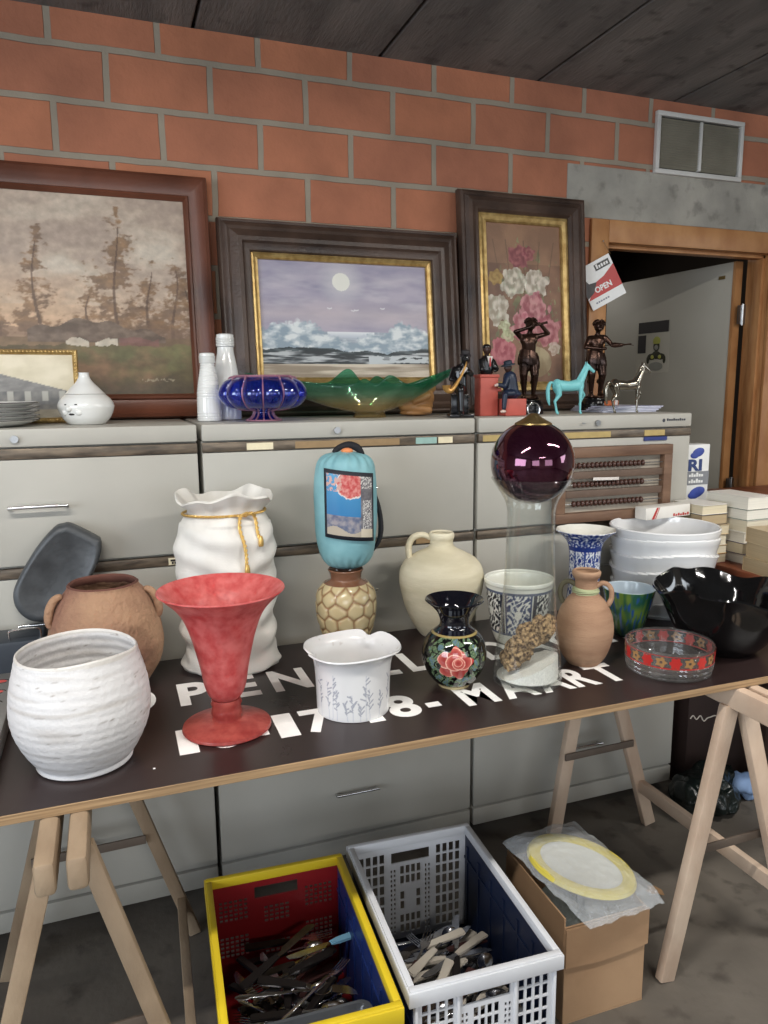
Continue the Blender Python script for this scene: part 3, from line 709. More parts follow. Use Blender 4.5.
# 8 pebble vase and the rolled blanket standing on it
x, y = .553, 1.80
P, no = vessel([(.046, 0), (.055, .02), (.068, .055), (.0765, .09), (.0785, .125), (.0735, .155), (.058, .176), (.042, .186), (.0405, .195), (.043, .205), (.0465, .212)], .004, 12, .01)
cells = []
random.seed(7)
for row in range(6):
    for k in range(11): cells.append((2 * PI * (k + .5 * (row % 2)) / 11 + random.uniform(-.12, .12), .012 + row * .034 + random.uniform(-.006, .006)))
def cell_d(t, z):
    ds = sorted(math.hypot(((t - a + PI) % (2 * PI) - PI) * .078, z - b) for a, b in cells)
    return ds[0], ds[1]
def fp(t, r, z, i):
    if i < no and z < .18:
        a, b = cell_d(t, z); k = clamp((b - a) / .012); r += .0045 * (math.sqrt(k) - .6)
    return (r * math.cos(t), r * math.sin(t), z)
bm = lathe(P, 150, fp)
o = put('pebble_vase', bm, mat('lustre_glaze', attr='Col', rough=.2, coat=.6), 'round vase moulded like cream pebbles with a brown lustre neck under the rolled blanket', 'vase', x, y)
def cp(v):
    t = math.atan2(v.y, v.x)
    if v.z > .178: return (128, 88, 66)
    a, b = cell_d(t, v.z); return mix((142, 104, 70), (206, 188, 146), (b - a) / .008)
paint_attr(o, cp)
x, y, z = .556, 1.80, TZ + .2145
bl = thing('rolled_blanket', 'light blue rolled beach blanket with a picture label, standing on the pebble vase', 'rolled blanket', (x, y, z), face_cam(x, y))
M_aqua = mat('aqua_nylon', (116, 164, 172), .55, scale=14, col2=(134, 182, 188), bump=.12, bscale=30)
prof = [(0, 0), (.022, .002), (.048, .012), (.064, .030), (.073, .055), (.0785, .10), (.080, .15), (.080, .20), (.078, .245), (.073, .272), (.062, .288), (.046, .297), (.026, .301), (.010, .303), (0, .303)]
P = [(max(v.x, 0), v.y) for v in sm([(r, z_, 0) for r, z_ in prof], 6)]; P[0] = (0, 0); P[-1] = (0, .303)
def fb(t, r, z_, i):
    e = clamp(1 - min(z_, .303 - z_) / .05)
    r += .0034 * e * math.sin(17 * t + 3 * noise.noise(Vector((z_ * 20, 0, 0)))) + .002 * noise.noise(Vector((math.cos(t) * 1.5, math.sin(t) * 1.5, z_ * 14)))
    return (r * math.cos(t) * .92, r * math.sin(t), z_)
obj('bag', lathe(P, 110, fb), M_aqua, bl, smooth=60)
# label patch wrapped on the front
def patch(t0, t1, z0, z1, R, off, nt_, nz_, tilt=.0):
    bm = NB(); g_ = []
    for j in range(nz_ + 1):
        row = []
        for i in range(nt_ + 1):
            t = t0 + (t1 - t0) * i / nt_; zz = z0 + (z1 - z0) * j / nz_ + tilt * (t - (t0 + t1) / 2)
            row.append(bm.verts.new(((R + off) * math.cos(t) * .925 + .0015, (R + off) * math.sin(t), zz)))
        g_.append(row)
    for j in range(nz_):
        for i in range(nt_): bm.faces.new((g_[j][i], g_[j][i + 1], g_[j + 1][i + 1], g_[j + 1][i]))
    return bm
T0, T1, Z0, Z1 = -.68, 1.0, .088, .260
o = obj('label_border', patch(T0, T1, Z0, Z1, .0815, .0015, 24, 10, -.010), mat('black_binding', (32, 34, 42), .7), bl)
m_ = o.modifiers.new('s', 'SOLIDIFY'); m_.thickness = .001
o = obj('picture_label', patch(T0 + .10, T1 - .10, Z0 + .010, Z1 - .010, .0815, .0030, 90, 90, -.010), mat('glossy_print', attr='Col', rough=.15, coat=.5), bl)
def cl(v):
    t = math.atan2(v.y, v.x / .925); u = (t - T0 - .1) / (T1 - T0 - .2); w = (v.z - Z0 - .01 + .01 * (t - (T0 + T1) / 2)) / (Z1 - Z0 - .02)
    c = mix((48, 106, 160), (84, 152, 192), w)
    if w < .33: c = mix((150, 146, 150), (96, 104, 128), clamp(fbm(u * 9, w * 12, 1) + .5))
    if w < .1 + .05 * math.sin(u * 9): c = (176, 166, 150)
    d_ = math.hypot((u - .50) / .27, (w - .84) / .21) + .12 * fbm(u * 8, w * 8, 3)
    if d_ < 1: c = mix((186, 74, 74), (210, 146, 138), clamp(.5 + fbm(u * 14, w * 14, 5)))
    elif d_ < 1.08: c = (220, 214, 208)
    if u < .33 and w > .72 and fbm(u * 16, w * 16, 9) > .05: c = (200, 160, 150)
    if u > .70:
        c = mix((96, 94, 100), (128, 126, 128), fbm(u * 6, w * 9, 2) + .5)
        if .74 < u < .96 and w < .62 and (int((u - .74) / .075) + int(w * 0)) % 1 == 0 and fbm(u * 42, w * 42, 11) > .08: c = (206, 204, 200)
        if w > .8 and fbm(u * 30, w * 30, 4) > .1: c = (206, 204, 200)
        if w < .14: c = (206, 196, 176)
    return c
paint_attr(o, cl)
bm = NB(); tube(bm, [(-.0, .070, .20), (.0, .080, .18), (-.0, .088, .14), (0, .090, .10), (0, .084, .07), (0, .068, .045)], [.005, .008, .011, .012, .010, .006], 10, 4, flat=.6); obj('carry_strap', bm, mat('black_webbing', (26, 26, 30), .8), bl)
bm = NB(); tube(bm, [(.0, -.028, .300), (.0, -.015, .312), (0, .01, .319), (0, .032, .312), (0, .045, .294)], [.006, .008, .010, .010, .007], 10, 4); obj('drawstring_top', bm, bpy.data.materials['black_webbing'], bl)
bm = NB(); ell(bm, (.006, .006, .305), (.013, .015, .008)); obj('orange_lining', bm, mat('orange_cloth', (222, 138, 88), .7), bl)

# 9 cream one-handled jug
M_cream = mat('cream_earthenware', (198, 188, 160), .75, scale=6, col2=(216, 207, 182), bump=.18, bscale=60, stretch=(1, 1, 5))
x, y = .834, 1.817
jg = thing('earthenware_jug', 'big cream unglazed one-handled jug behind the black rose vase', 'jug', (x, y, TZ), face_cam(x, y))
P, no = vessel([(.058, 0), (.066, .01), (.084, .04), (.101, .08), (.1125, .125), (.1165, .155), (.113, .185), (.097, .210), (.070, .227), (.043, .240), (.0335, .250), (.0315, .262), (.0345, .272), (.0350, .280), (.0330, .285)], .006, 8, .01)
obj('jug_body', lathe(P, 96), M_cream, jg)
bm = NB(); tube(bm, [(.0, -.026, .268), (.0, -.052, .278), (.002, -.078, .270), (.004, -.090, .246), (.006, -.088, .220), (.006, -.082, .196)], [.010, .0115, .0125, .012, .012, .014], 12, 6, flat=.75); obj('handle', bm, M_cream, jg)

# 10 black vase with painted rose
x, y = .709, 1.473
P, no = vessel([(.036, 0), (.037, .006), (.048, .014), (.0625, .034), (.0725, .060), (.074, .080), (.068, .106), (.055, .124), (.040, .136), (.0335, .145), (.0335, .158), (.040, .174), (.052, .188), (.0645, .199), (.067, .2015)], .0035, 14, .008)
bm = lathe(P, 200)
o = put('rose_vase', bm, mat('black_glaze_painted', attr='Col', rough=.08, coat=.5), 'small black glazed vase with a flared rim and a painted pink rose', 'vase', x, y)
def crose(v):
    t = math.atan2(v.y, v.x); r = math.hypot(v.x, v.y)
    if v.z > .130:
        return (14, 14, 22)
    if .1265 < v.z: return (150, 132, 84)
    if v.z < .006: return (190, 172, 130)
    u = (t - .02) * .073 / .036; w = (v.z - .074) / .034
    d_ = math.hypot(u * .95, w); a = math.atan2(w, u)
    lob = 1.0 + .13 * math.sin(5 * a + .8) + .06 * math.sin(9 * a)
    if d_ < lob:
        # overlapping petals: rings of shifted discs
        c = (186, 72, 66); 
        best = 0
        for k, (px, pz, pr) in enumerate([(-.45, -.35, .62), (.35, -.5, .62), (.55, .15, .55), (-.55, .25, .55), (0, .6, .5), (.0, .1, .56), (.25, .05, .40), (.22, .12, .26)]):
            q = math.hypot(u - px, w - pz) / pr
            if q < 1: c = mix((150, 52, 50), (204, 116, 102), q ** 2); best = q
            if .88 < q < 1.0: c = (222, 168, 150)
        return c
    f = noise.voronoi(Vector((t * 4.6, v.z * 62, 2.0)))[0]
    g = f[1] - f[0]; s_ = noise.noise(Vector((t * 5, v.z * 70, 7)))
    if d_ < 1.9 and g > .10 and s_ > -.28: return mix((56, 82, 60), (128, 142, 108), noise.noise(Vector((t * 40, v.z * 300, 0))) + .5) if s_ < .22 else mix((58, 84, 96), (124, 146, 150), noise.noise(Vector((t * 60, v.z * 500, 0))) + .5)
    if d_ < 2.2 and s_ > .25: return (104, 120, 84)
    return (12, 14, 14)
bm = bmesh.new(); bm.from_mesh(o.data); bmesh.ops.subdivide_edges(bm, edges=[e for e in bm.edges if all(v.co.z < .126 and math.hypot(v.co.x, v.co.y) > .04 and v.co.x > 0 for v in e.verts)], cuts=1, use_grid_fill=True); bm.to_mesh(o.data); bm.free()
for p_ in o.data.polygons: p_.use_smooth = True
paint_attr(o, crose)

# 11 white and blue patterned planter
x, y = 1.004, 1.69
P, no = vessel([(.060, 0), (.066, .012), (.074, .04), (.081, .085), (.0865, .13), (.0905, .158), (.0935, .164), (.0935, .171)], .005, 16, .01)
bm = lathe(P, 200)
o = put('blue_white_planter', bm, mat('printed_glaze', attr='Col', rough=.2, coat=.4), 'white planter with blue and black scroll panels behind the tall glass cylinder', 'flowerpot', x, y)
def cm(v, inn):
    t = math.atan2(v.y, v.x); r = math.hypot(v.x, v.y)
    W = (222, 222, 212)
    if inn or v.z > .150 or r < .058 or v.z < .030: return W
    k = (t / (2 * PI) * 6 + .5) % 1
    if v.z > .144 or v.z < .036: return (90, 98, 120)
    if k < .07 or k > .93: return (52, 54, 66)
    q = (k - .5) * 2; sy = (v.z - .09) / .055
    if abs(q) > .80: return W
    s_ = abs(math.sin(q * 7 + 3 * math.sin(sy * 5))) * abs(math.cos(sy * 7 + 2.5 * math.cos(q * 6)))
    dark = (50, 66, 108) if int(t / (2 * PI) * 6 + 3.5) % 2 else (42, 44, 52)
    if abs(q) > .70: return dark
    if math.hypot(q, sy) < .22: return (228, 226, 218)
    return mix((232, 230, 222), dark, (s_ - .22) * 5)
paint_attr(o, cm, 200, no)

# 12 tall glass cylinder with sand and dried coral, purple ball on top
M_glass = thin_glass('clear_glass', (251, 252, 251), .02, (214, 216, 218), 1.0)
x, y = .878, 1.432
P, no = vessel([(.0785, 0), (.0797, .004), (.0780, .03), (.0735, .0734), (.0655, .13), (.0608, .1934), (.057, .26), (.0550, .3106), (.0535, .37), (.0540, .4025), (.0600, .4253), (.0735, .4479), (.0905, .4740)], .0022, 10, .012)
o = put('glass_cylinder', lathe(P, 110), M_glass, 'tall clear glass cylinder vase with flared rim holding sand and dried coral', 'vase', x, y)
gx, gy = x, y
bm = NB(); R = .0700; ns = 60; rings = []
topz = lambda X, Y: .036 + .030 * (Y / R) + .004 * noise.noise(Vector((X * 60, Y * 60, 0)))
b0 = [bm.verts.new((R * math.cos(2 * PI * k / ns), R * math.sin(2 * PI * k / ns), .0135)) for k in range(ns)]
prev = b0; bm.faces.new(b0[::-1])
for rr in (1.0, .85, .7, .5, .3, .12):
    cur = [bm.verts.new((R * rr * math.cos(2 * PI * k / ns) * (1 if rr < 1 else .985), R * rr * math.sin(2 * PI * k / ns) * (1 if rr < 1 else .985), topz(R * rr * math.cos(2 * PI * k / ns), R * rr * math.sin(2 * PI * k / ns)))) for k in range(ns)]
    for k in range(ns): bm.faces.new((prev[k], prev[(k + 1) % ns], cur[(k + 1) % ns], cur[k]))
    prev = cur
bm.faces.new(prev)
o = put('sand', bm, mat('white_sand', (228, 225, 218), .9, scale=300, var=.12, bump=.3, bscale=400), 'white sand heaped sideways in the bottom of the glass cylinder', 'sand', x, y); o['kind'] = 'stuff'
bm = NB(); random.seed(3)
for k in range(44):
    f = k / 43; yy = -.044 + .088 * f + random.uniform(-.008, .008); zz = .050 + .024 * f * 1.3 + .064 * f + random.uniform(-.014, .018); xx = random.uniform(-.02, .03)
    R_ = random.uniform(.013, .023); 
    m_ = math.hypot(xx, yy) + R_
    if m_ > .064: s_ = (.064 - R_) / math.hypot(xx, yy); xx *= s_; yy *= s_
    ell(bm, (xx, yy, zz), (R_, R_ * 1.05, R_ * .95), sub=3)
for v in bm.verts:
    n_ = noise.noise(v.co * 95); v.co.z += .004 * noise.noise(v.co * 160); v.co += Vector((v.co.x, v.co.y, v.co.z - .08)).normalized() * (.006 * n_ + .004 * noise.noise(v.co * 230))
    h_ = math.hypot(v.co.x, v.co.y)
    if h_ > .066: v.co.x *= .066 / h_; v.co.y *= .066 / h_
o = blend('dried_coral', bm, mat('dried_coral', (84, 60, 40), .85, scale=110, col2=(198, 164, 120), bump=1.0, bscale=190, thr=(.40, .60)), None, .0016, 0, (x, y, TZ), (0, 0, face_cam(x, y)))
tag(o, 'lumpy brown dried coral lying on the sand inside the glass cylinder', 'dried coral')
M_ball = mat('purple_mirror', (78, 22, 52), .05, .9, var=.03, coat=1.0)
bt = thing('glass_ball', 'purple mirrored glass ball with a gold cap resting on the glass cylinder', 'ball', (x, y, TZ + .510), face_cam(x, y))
bm = NB(); bmesh.ops.create_uvsphere(bm, u_segments=96, v_segments=64, radius=.0925); obj('sphere', bm, M_ball, bt)
bm = lathe([(.041, .0835), (.040, .0865), (.030, .092), (.016, .100), (.008, .107), (0, .108)], 40, lambda t, r, z, i: (r * (1 + .02 * math.sin(20 * t)) * math.cos(t), r * (1 + .02 * math.sin(20 * t)) * math.sin(t), z)); obj('gold_cap', bm, mat('dull_gold', (150, 128, 84), .35, .9, var=.2, scale=40), bt)
bm = NB(); tube(bm, [(0, -.010, .106), (0, -.013, .118), (0, -.008, .128), (0, 0, .131), (0, .009, .127), (0, .013, .116), (0, .012, .107)], .0013, 8, 4); obj('wire_loop', bm, M_chrome, bt)

# 13 small clay jug
M_clay = mat('plain_clay', (148, 114, 90), .85, scale=6, col2=(172, 138, 110), bump=.3, bscale=80, stretch=(1, 1, 6))
x, y = 1.068, 1.482
cj = thing('clay_jug', 'small two-handled brown clay jug with green string round its neck', 'jug', (x, y, TZ), face_cam(x, y))
P, no = vessel([(.038, 0), (.043, .006), (.055, .025), (.065, .055), (.0695, .085), (.0665, .115), (.058, .14), (.046, .160), (.033, .174), (.0275, .186), (.0262, .200), (.0275, .212), (.0335, .222), (.0345, .230), (.032, .234)], .005, 8, .01)
obj('jug_body', lathe(P, 88), M_clay, cj)
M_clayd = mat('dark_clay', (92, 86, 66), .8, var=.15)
for s in (-1, 1):
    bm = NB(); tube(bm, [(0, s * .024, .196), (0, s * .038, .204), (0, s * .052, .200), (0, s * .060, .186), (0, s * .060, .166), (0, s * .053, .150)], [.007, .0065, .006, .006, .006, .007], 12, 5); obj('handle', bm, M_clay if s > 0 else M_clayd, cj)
bm = NB()
for k in range(5): tube(bm, [((.0295 + .0022 * math.sin(k)) * math.cos(2 * PI * i / 40), (.0295 + .0022 * math.sin(k)) * math.sin(2 * PI * i / 40), .178 + .0034 * k + .002 * math.sin(2 * PI * i / 40 + k)) for i in range(40)], .0019, 6, closed=True)
obj('string', bm, mat('green_string', (172, 178, 138), .8), cj)

# 14 blue flared vase
x, y = 1.296, 1.81
P, no = vessel([(.050, 0), (.052, .02), (.049, .06), (.0455, .10), (.0445, .14), (.0450, .18), (.048, .208), (.055, .228), (.068, .243), (.0865, .2585)], .0035, 12, .01)
def fd(t, r, z, i):
    if z < .25: r *= 1 + .018 * abs(math.cos(5 * t))
    else: r *= 1 + .015 * math.cos(10 * t)
    return (r * math.cos(t), r * math.sin(t), z)
bm = lathe(P, 200, fd)
o = put('delft_vase', bm, mat('blue_painted_glaze', attr='Col', rough=.15, coat=.5), 'blue and white painted beaker vase with a wide flared rim behind the clay jug', 'vase', x, y)
me = o.data
def cd(v, inn):
    t = math.atan2(v.y, v.x); r = math.hypot(v.x, v.y); W = (226, 228, 230); B = (38, 58, 128)
    if inn: return (228, 226, 216)
    if v.z > .214: return mix(W, B, .75 + noise.noise(Vector((t * 9, v.z * 160, 1))) * 1.6)
    if v.z > .200: return B
    k = (t / (2 * PI) * 10) % 1
    if k < .10 or k > .90: return mix(B, W, .15)
    q = (k - .5) * 2; s_ = math.sin(v.z * 95)
    d_ = math.hypot(q, ((v.z % .05) - .025) / .02)
    if d_ < .38: return B
    if .55 < d_ < .72 + .12 * math.sin(8 * math.atan2(q, s_)): return mix(B, W, .2)
    return mix(W, B, (noise.noise(Vector((t * 12, v.z * 130, 3))) - .12) * 6)
paint_attr(o, cd, 200, no)

# 15 white ribbed planter
x, y = 1.543, 1.766
P, no = vessel([(.108, 0), (.118, .015), (.132, .045), (.142, .08), (.148, .13), (.151, .18), (.154, .225), (.157, .255), (.158, .262)], .006, 14, .012)
def fr(t, r, z, i):
    ph = z - (.007 * math.sin(2 * t + 1.0) + .004 * math.sin(3 * t)) * clamp((.262 - z) / .05)
    q = (ph / .048) % 1.0
    if i < no and .01 < z: r += (.0095 * (q ** 1.5) - .004) * clamp((.250 - z) / .025)
    return (r * math.cos(t), r * math.sin(t), z)
put('ribbed_planter', lathe(P, 130, fr), mat('gloss_white', (226, 226, 226), .12, var=.02, coat=.5), 'large glossy white planter with wavy overlapping ribs', 'flowerpot', x, y, smooth=35)

# 16 green and blue cup vase
x, y = 1.306, 1.617
P, no = vessel([(.036, 0), (.039, .008), (.046, .035), (.054, .065), (.0625, .097), (.0700, .1311)], .0035, 12, .01)
o = put('green_blue_cup', lathe(P, 110), mat('mottled_glaze', attr='Col', rough=.2, coat=.5), 'tapered cup vase mottled green and blue with a pale blue inside', 'vase', x, y)
def cc(v, inn):
    r = math.hypot(v.x, v.y); t = math.atan2(v.y, v.x)
    if inn: return (186, 200, 210)
    n1 = noise.noise(Vector((t * 5, v.z * 22, 1))); n2 = noise.noise(Vector((t * 7, v.z * 28, 6)))
    c = mix((44, 92, 74), (110, 138, 60), n1 * 1.6 + .5)
    if n2 > .16: c = mix(c, (46, 88, 150), (n2 - .16) * 7)
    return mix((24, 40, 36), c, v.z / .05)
paint_attr(o, cc, 110, no)

# 17 big black wavy bowl
x, y = 1.456, 1.430
P, no = vessel([(.072, 0), (.078, .006), (.100, .03), (.122, .065), (.140, .105), (.153, .138), (.171, .166)], .006, 10, .012)
def fk(t, r, z, i):
    u = z / .166
    w = math.sin(4 * t + .5) * .5 + .35 * math.sin(7 * t + 1.5) + .25 * math.sin(13 * t)
    r *= 1 + .055 * w * u ** 2; z += (.009 * math.sin(3 * t + 2.4) + .005 * math.sin(8 * t)) * u ** 2
    return (r * math.cos(t), r * math.sin(t) * 1.03, z)
o = put('black_bowl', lathe(P, 160, fk), mat('black_gloss', (12, 12, 13), .1, var=.1, scale=8, coat=.6, bump=.1, bscale=25), 'large shiny black bowl with an uneven wavy rim at the right end of the table', 'bowl', x, y)

# 18 cut-glass dish with red flowers
x, y = 1.232, 1.370
cd_ = thing('glass_dish', 'round pressed-glass dish with a red flower band at the front right of the table', 'dish', (x, y, TZ), face_cam(x, y))
P, no = vessel([(.091, 0), (.0945, .004), (.098, .018), (.100, .035), (.1018, .070)], .0035, 12, .008)
def fg(t, r, z, i):
    if i < no and z < .036: r += .0016 * math.cos(60 * t) + .0012 * math.sin(z * 500)
    return (r * math.cos(t), r * math.sin(t), z)
obj('dish_body', lathe(P, 240, fg), thin_glass('pressed_glass', (246, 246, 245), .07, (214, 210, 206), 1.8), cd_)
bm = NB(); 
for j in range(21):
    pass
g_ = []
NT, NZ = 300, 22
for j in range(NZ + 1):
    zz = .034 + .031 * j / NZ
    g_.append([bm.verts.new(((.1012 + (zz - .034) * .05) * math.cos(2 * PI * i / NT), (.1012 + (zz - .034) * .05) * math.sin(2 * PI * i / NT), zz)) for i in range(NT)])
def is_fl(t, zz):
    k = (t / (2 * PI) * 20); q = (k % 1 - .5) * .0318; w = zz - .0495
    a = math.atan2(w, q); d_ = math.hypot(q, w)
    if int(k) % 2 == 0: return d_ < .0125 * (1 + .15 * math.cos(6 * a)), 0
    return (d_ < .011 * (1 + .22 * math.cos(5 * a)) and d_ > .0035), 1
for j in range(NZ):
    for i in range(NT):
        t = 2 * PI * (i + .5) / NT; zz = .034 + .031 * (j + .5) / NZ; f, k = is_fl(t, zz)
        band = j in (0, 1, NZ - 1)
        if f or band:
            fc = bm.faces.new((g_[j][i], g_[j][(i + 1) % NT], g_[j + 1][(i + 1) % NT], g_[j + 1][i])); fc.material_index = 0 if (k == 0 or band) else 1
bmesh.ops.delete(bm, geom=[v for v in bm.verts if not v.link_faces], context='VERTS')
obj('flower_band', bm, [mat('enamel_red', (178, 44, 40), .3), mat('enamel_gold', (158, 118, 72), .3)], cd_)
# ------------------------------------------------------------------ framed paintings leaning on the wall
def framed(name, label, W, H, prof, m_frame, m_fillet, fillet, painter, nx, ny, loc, tilt, canvas_z, rough=.45, rzz=0.0):
    """origin: bottom centre, front face towards -y. prof: (inset, y) loops of the moulding from the outer back edge inwards"""
    t = thing(name, label, 'painting', loc, 0, None, (-tilt, 0, rzz))
    def loops(bm, pr):
        L_ = []
        for d_, y in pr:
            L_.append([bm.verts.new(c) for c in ((-W / 2 + d_, y, d_), (W / 2 - d_, y, d_), (W / 2 - d_, y, H - d_), (-W / 2 + d_, y, H - d_))])
        for A, B in zip(L_, L_[1:]):
            for k in range(4): bm.faces.new((A[k], A[(k + 1) % 4], B[(k + 1) % 4], B[k]))
    bm = NB(); loops(bm, [(0, 0)] + [p_ for p_ in prof] + [(prof[-1][0], 0)]); 
    a = [(0, 0), (prof[-1][0], 0)]; loops(bm, a)
    fr_ = obj('frame', bm, m_frame, t, smooth=25)
    d0 = prof[-1][0]
    if fillet:
        bm = NB(); f0, f1, fy = fillet
        loops(bm, [(f0 - .001, -.002), (f0, fy), (f0 + (f1 - f0) * .35, fy - .003), (f0 + (f1 - f0) * .7, fy + .002), (f1 - .001, fy - .001), (f1, -.002)])
        obj('gilt_fillet', bm, m_fillet, t, smooth=25); d0 = f1
    x0, x1, z0, z1 = -W / 2 + d0 - .002, W / 2 - d0 + .002, d0 - .002, H - d0 + .002
    bm = NB(); g_ = [[bm.verts.new((x0 + (x1 - x0) * i / nx, canvas_z, z0 + (z1 - z0) * j / ny)) for i in range(nx + 1)] for j in range(ny + 1)]
    for j in range(ny):
        for i in range(nx): bm.faces.new((g_[j][i], g_[j][i + 1], g_[j + 1][i + 1], g_[j + 1][i]))
    cv = obj('canvas', bm, mat(name + '_paint', attr='Col', rough=rough, bump=.08, bscale=160), t, smooth=0)
    paint_attr(cv, lambda v: painter((v.x - x0) / (x1 - x0), (v.z - z0) / (z1 - z0)))
    bm = NB(); box(bm, x0, x1, -.002, -.0005, z0, z1); obj('backing_board', bm, mat('backing_board', (120, 96, 70), .9), t)
    return t
M_mahog = mat('mahogany_frame', (72, 40, 28), .38, scale=4, col2=(112, 66, 48), stretch=(1, 1, 1), vary_rough=.1, bump=.08, bscale=90)
M_dkframe = mat('dark_oak_frame', (40, 30, 26), .36, scale=5, col2=(84, 66, 56), vary_rough=.12, bump=.15, bscale=120)
M_gilt = mat('gilt', (170, 138, 84), .4, .7, scale=40, col2=(206, 178, 120), vary_rough=.1)

def blob(u, w, cx, cy, rx, ry, s=0.0, f=6): return 1 - math.hypot((u - cx) / rx, (w - cy) / ry) + s * fbm(u * f * 3, w * f * 3, cx * 9)
def land(u, w):
    # u 0..1 over the whole canvas; the right 60 % is in view
    n1 = fbm(u * 5, w * 7, 1.0); n2 = fbm(u * 18, w * 22, 2.0)
    c = mix((166, 148, 134), (186, 168, 150), .5 + .8 * n1)
    glow = clamp(1 - math.hypot((u - .52) / .55, (w - .34) / .35)); c = mix(c, (206, 168, 132), glow * .8)
    if w > .45 and n1 > .05: c = mix(c, (196, 184, 168), (n1 - .05) * 1.6 * (1 - abs(w - .68) * 2))
    # trees
    for tx, top, wd, sd in [(.435, .60, .045, 1), (.555, .80, .075, 2), (.785, .90, .115, 3), (.88, .66, .08, 9), (.955, .68, .09, 4), (1.0, .58, .10, 6), (.28, .5, .09, 5), (.08, .7, .12, 7), (.70, .52, .05, 8)]:
        h_ = (w - .26) / (top - .26)
        if -.1 < h_ < 1.08:
            edge = wd * (.45 + .65 * math.sin(clamp(h_) * PI * .85 + .5)) * (1 - .5 * h_)
            dd = abs(u - tx - .012 * math.sin(h_ * 5 + sd)) / max(edge, .01)
            q = 1.10 - dd + 1.3 * fbm(u * 13 + sd, w * 13, sd, 3) + .8 * fbm(u * 60, w * 60, sd + 3, 5) - .40 - .2 * h_
            if q > 0: c = mix(c, mix((104, 82, 66), (136, 104, 74), .5 + n2), clamp(q * 1.9) * .8)
            if abs(u - tx - .012 * math.sin(h_ * 5 + sd)) < .0045 * (1.3 - h_) and h_ < .92: c = mix(c, (84, 66, 56), .6)
    if w < .34 + .03 * fbm(u * 12, 2, 3) : c = mix(c, (116, 92, 76), .55)
    # house
    roof_ = w < .385 - abs(u - .69) * .34 + (0.012 * math.sin(u * 60)) and .52 < u < .92
    if w < .29: c = mix((104, 84, 66), (134, 110, 84), .5 + n1)
    if roof_ and w > .265: c = mix((96, 80, 68), (124, 106, 92), .5 + n2 * 1.4)
    if .240 + .01 * fbm(u * 30, 1, 1) < w < .278 + .012 * math.sin(u * 60) + .01 * fbm(u * 40, 2, 2) and .625 < u < .775 and not .690 < u < .708: c = mix((206, 196, 178), (178, 164, 146), .5 + n2)
    if .25 < w < .29 + .02 * fbm(u * 20, 1, 4) and .78 < u < .90: c = mix(c, (128, 84, 80), .6)
    if w < .250 + .022 * fbm(u * 14, 1, 31):
        c = mix((92, 80, 56), (116, 104, 70), .5 + fbm(u * 8, w * 14, 5))
        g_ = blob(u, w, .82, .2, .3, .09, .8); 
        if g_ > 0: c = mix(c, (108, 108, 72), clamp(g_) * .7)
        p_ = blob(u, w, .70, .13, .22, .12, .8)
        if p_ > 0: c = mix(c, (146, 110, 84), clamp(p_) * .8)
        c = mix(c, (74, 62, 52), clamp((.11 - w + .05 * fbm(u * 9, w * 6, 2)) * 14) * .6)
    if abs(w - .075 - .004 * math.sin(u * 300)) < .006 and .84 < u < .94 and fbm(u * 90, w * 90, 3) > -.05: c = mix(c, (176, 164, 138), .7)
    c = tuple(x * (1 + .10 * fbm(u * 40, w * 30, 21, 3)) for x in c)
    return c
framed('landscape_painting', 'large autumn landscape painting in a brown wooden frame with trees and a thatched farmhouse', 1.10, .728, [(0, -.02), (.004, -.034), (.014, -.040), (.020, -.034), (.030, -.030), (.048, -.018), (.056, -.016), (.060, -.024), (.066, -.026), (.071, -.018), (.074, -.014)],
       M_mahog, None, None, land, 380, 250, (-.222, 2.392, 1.349), .11, -.010)

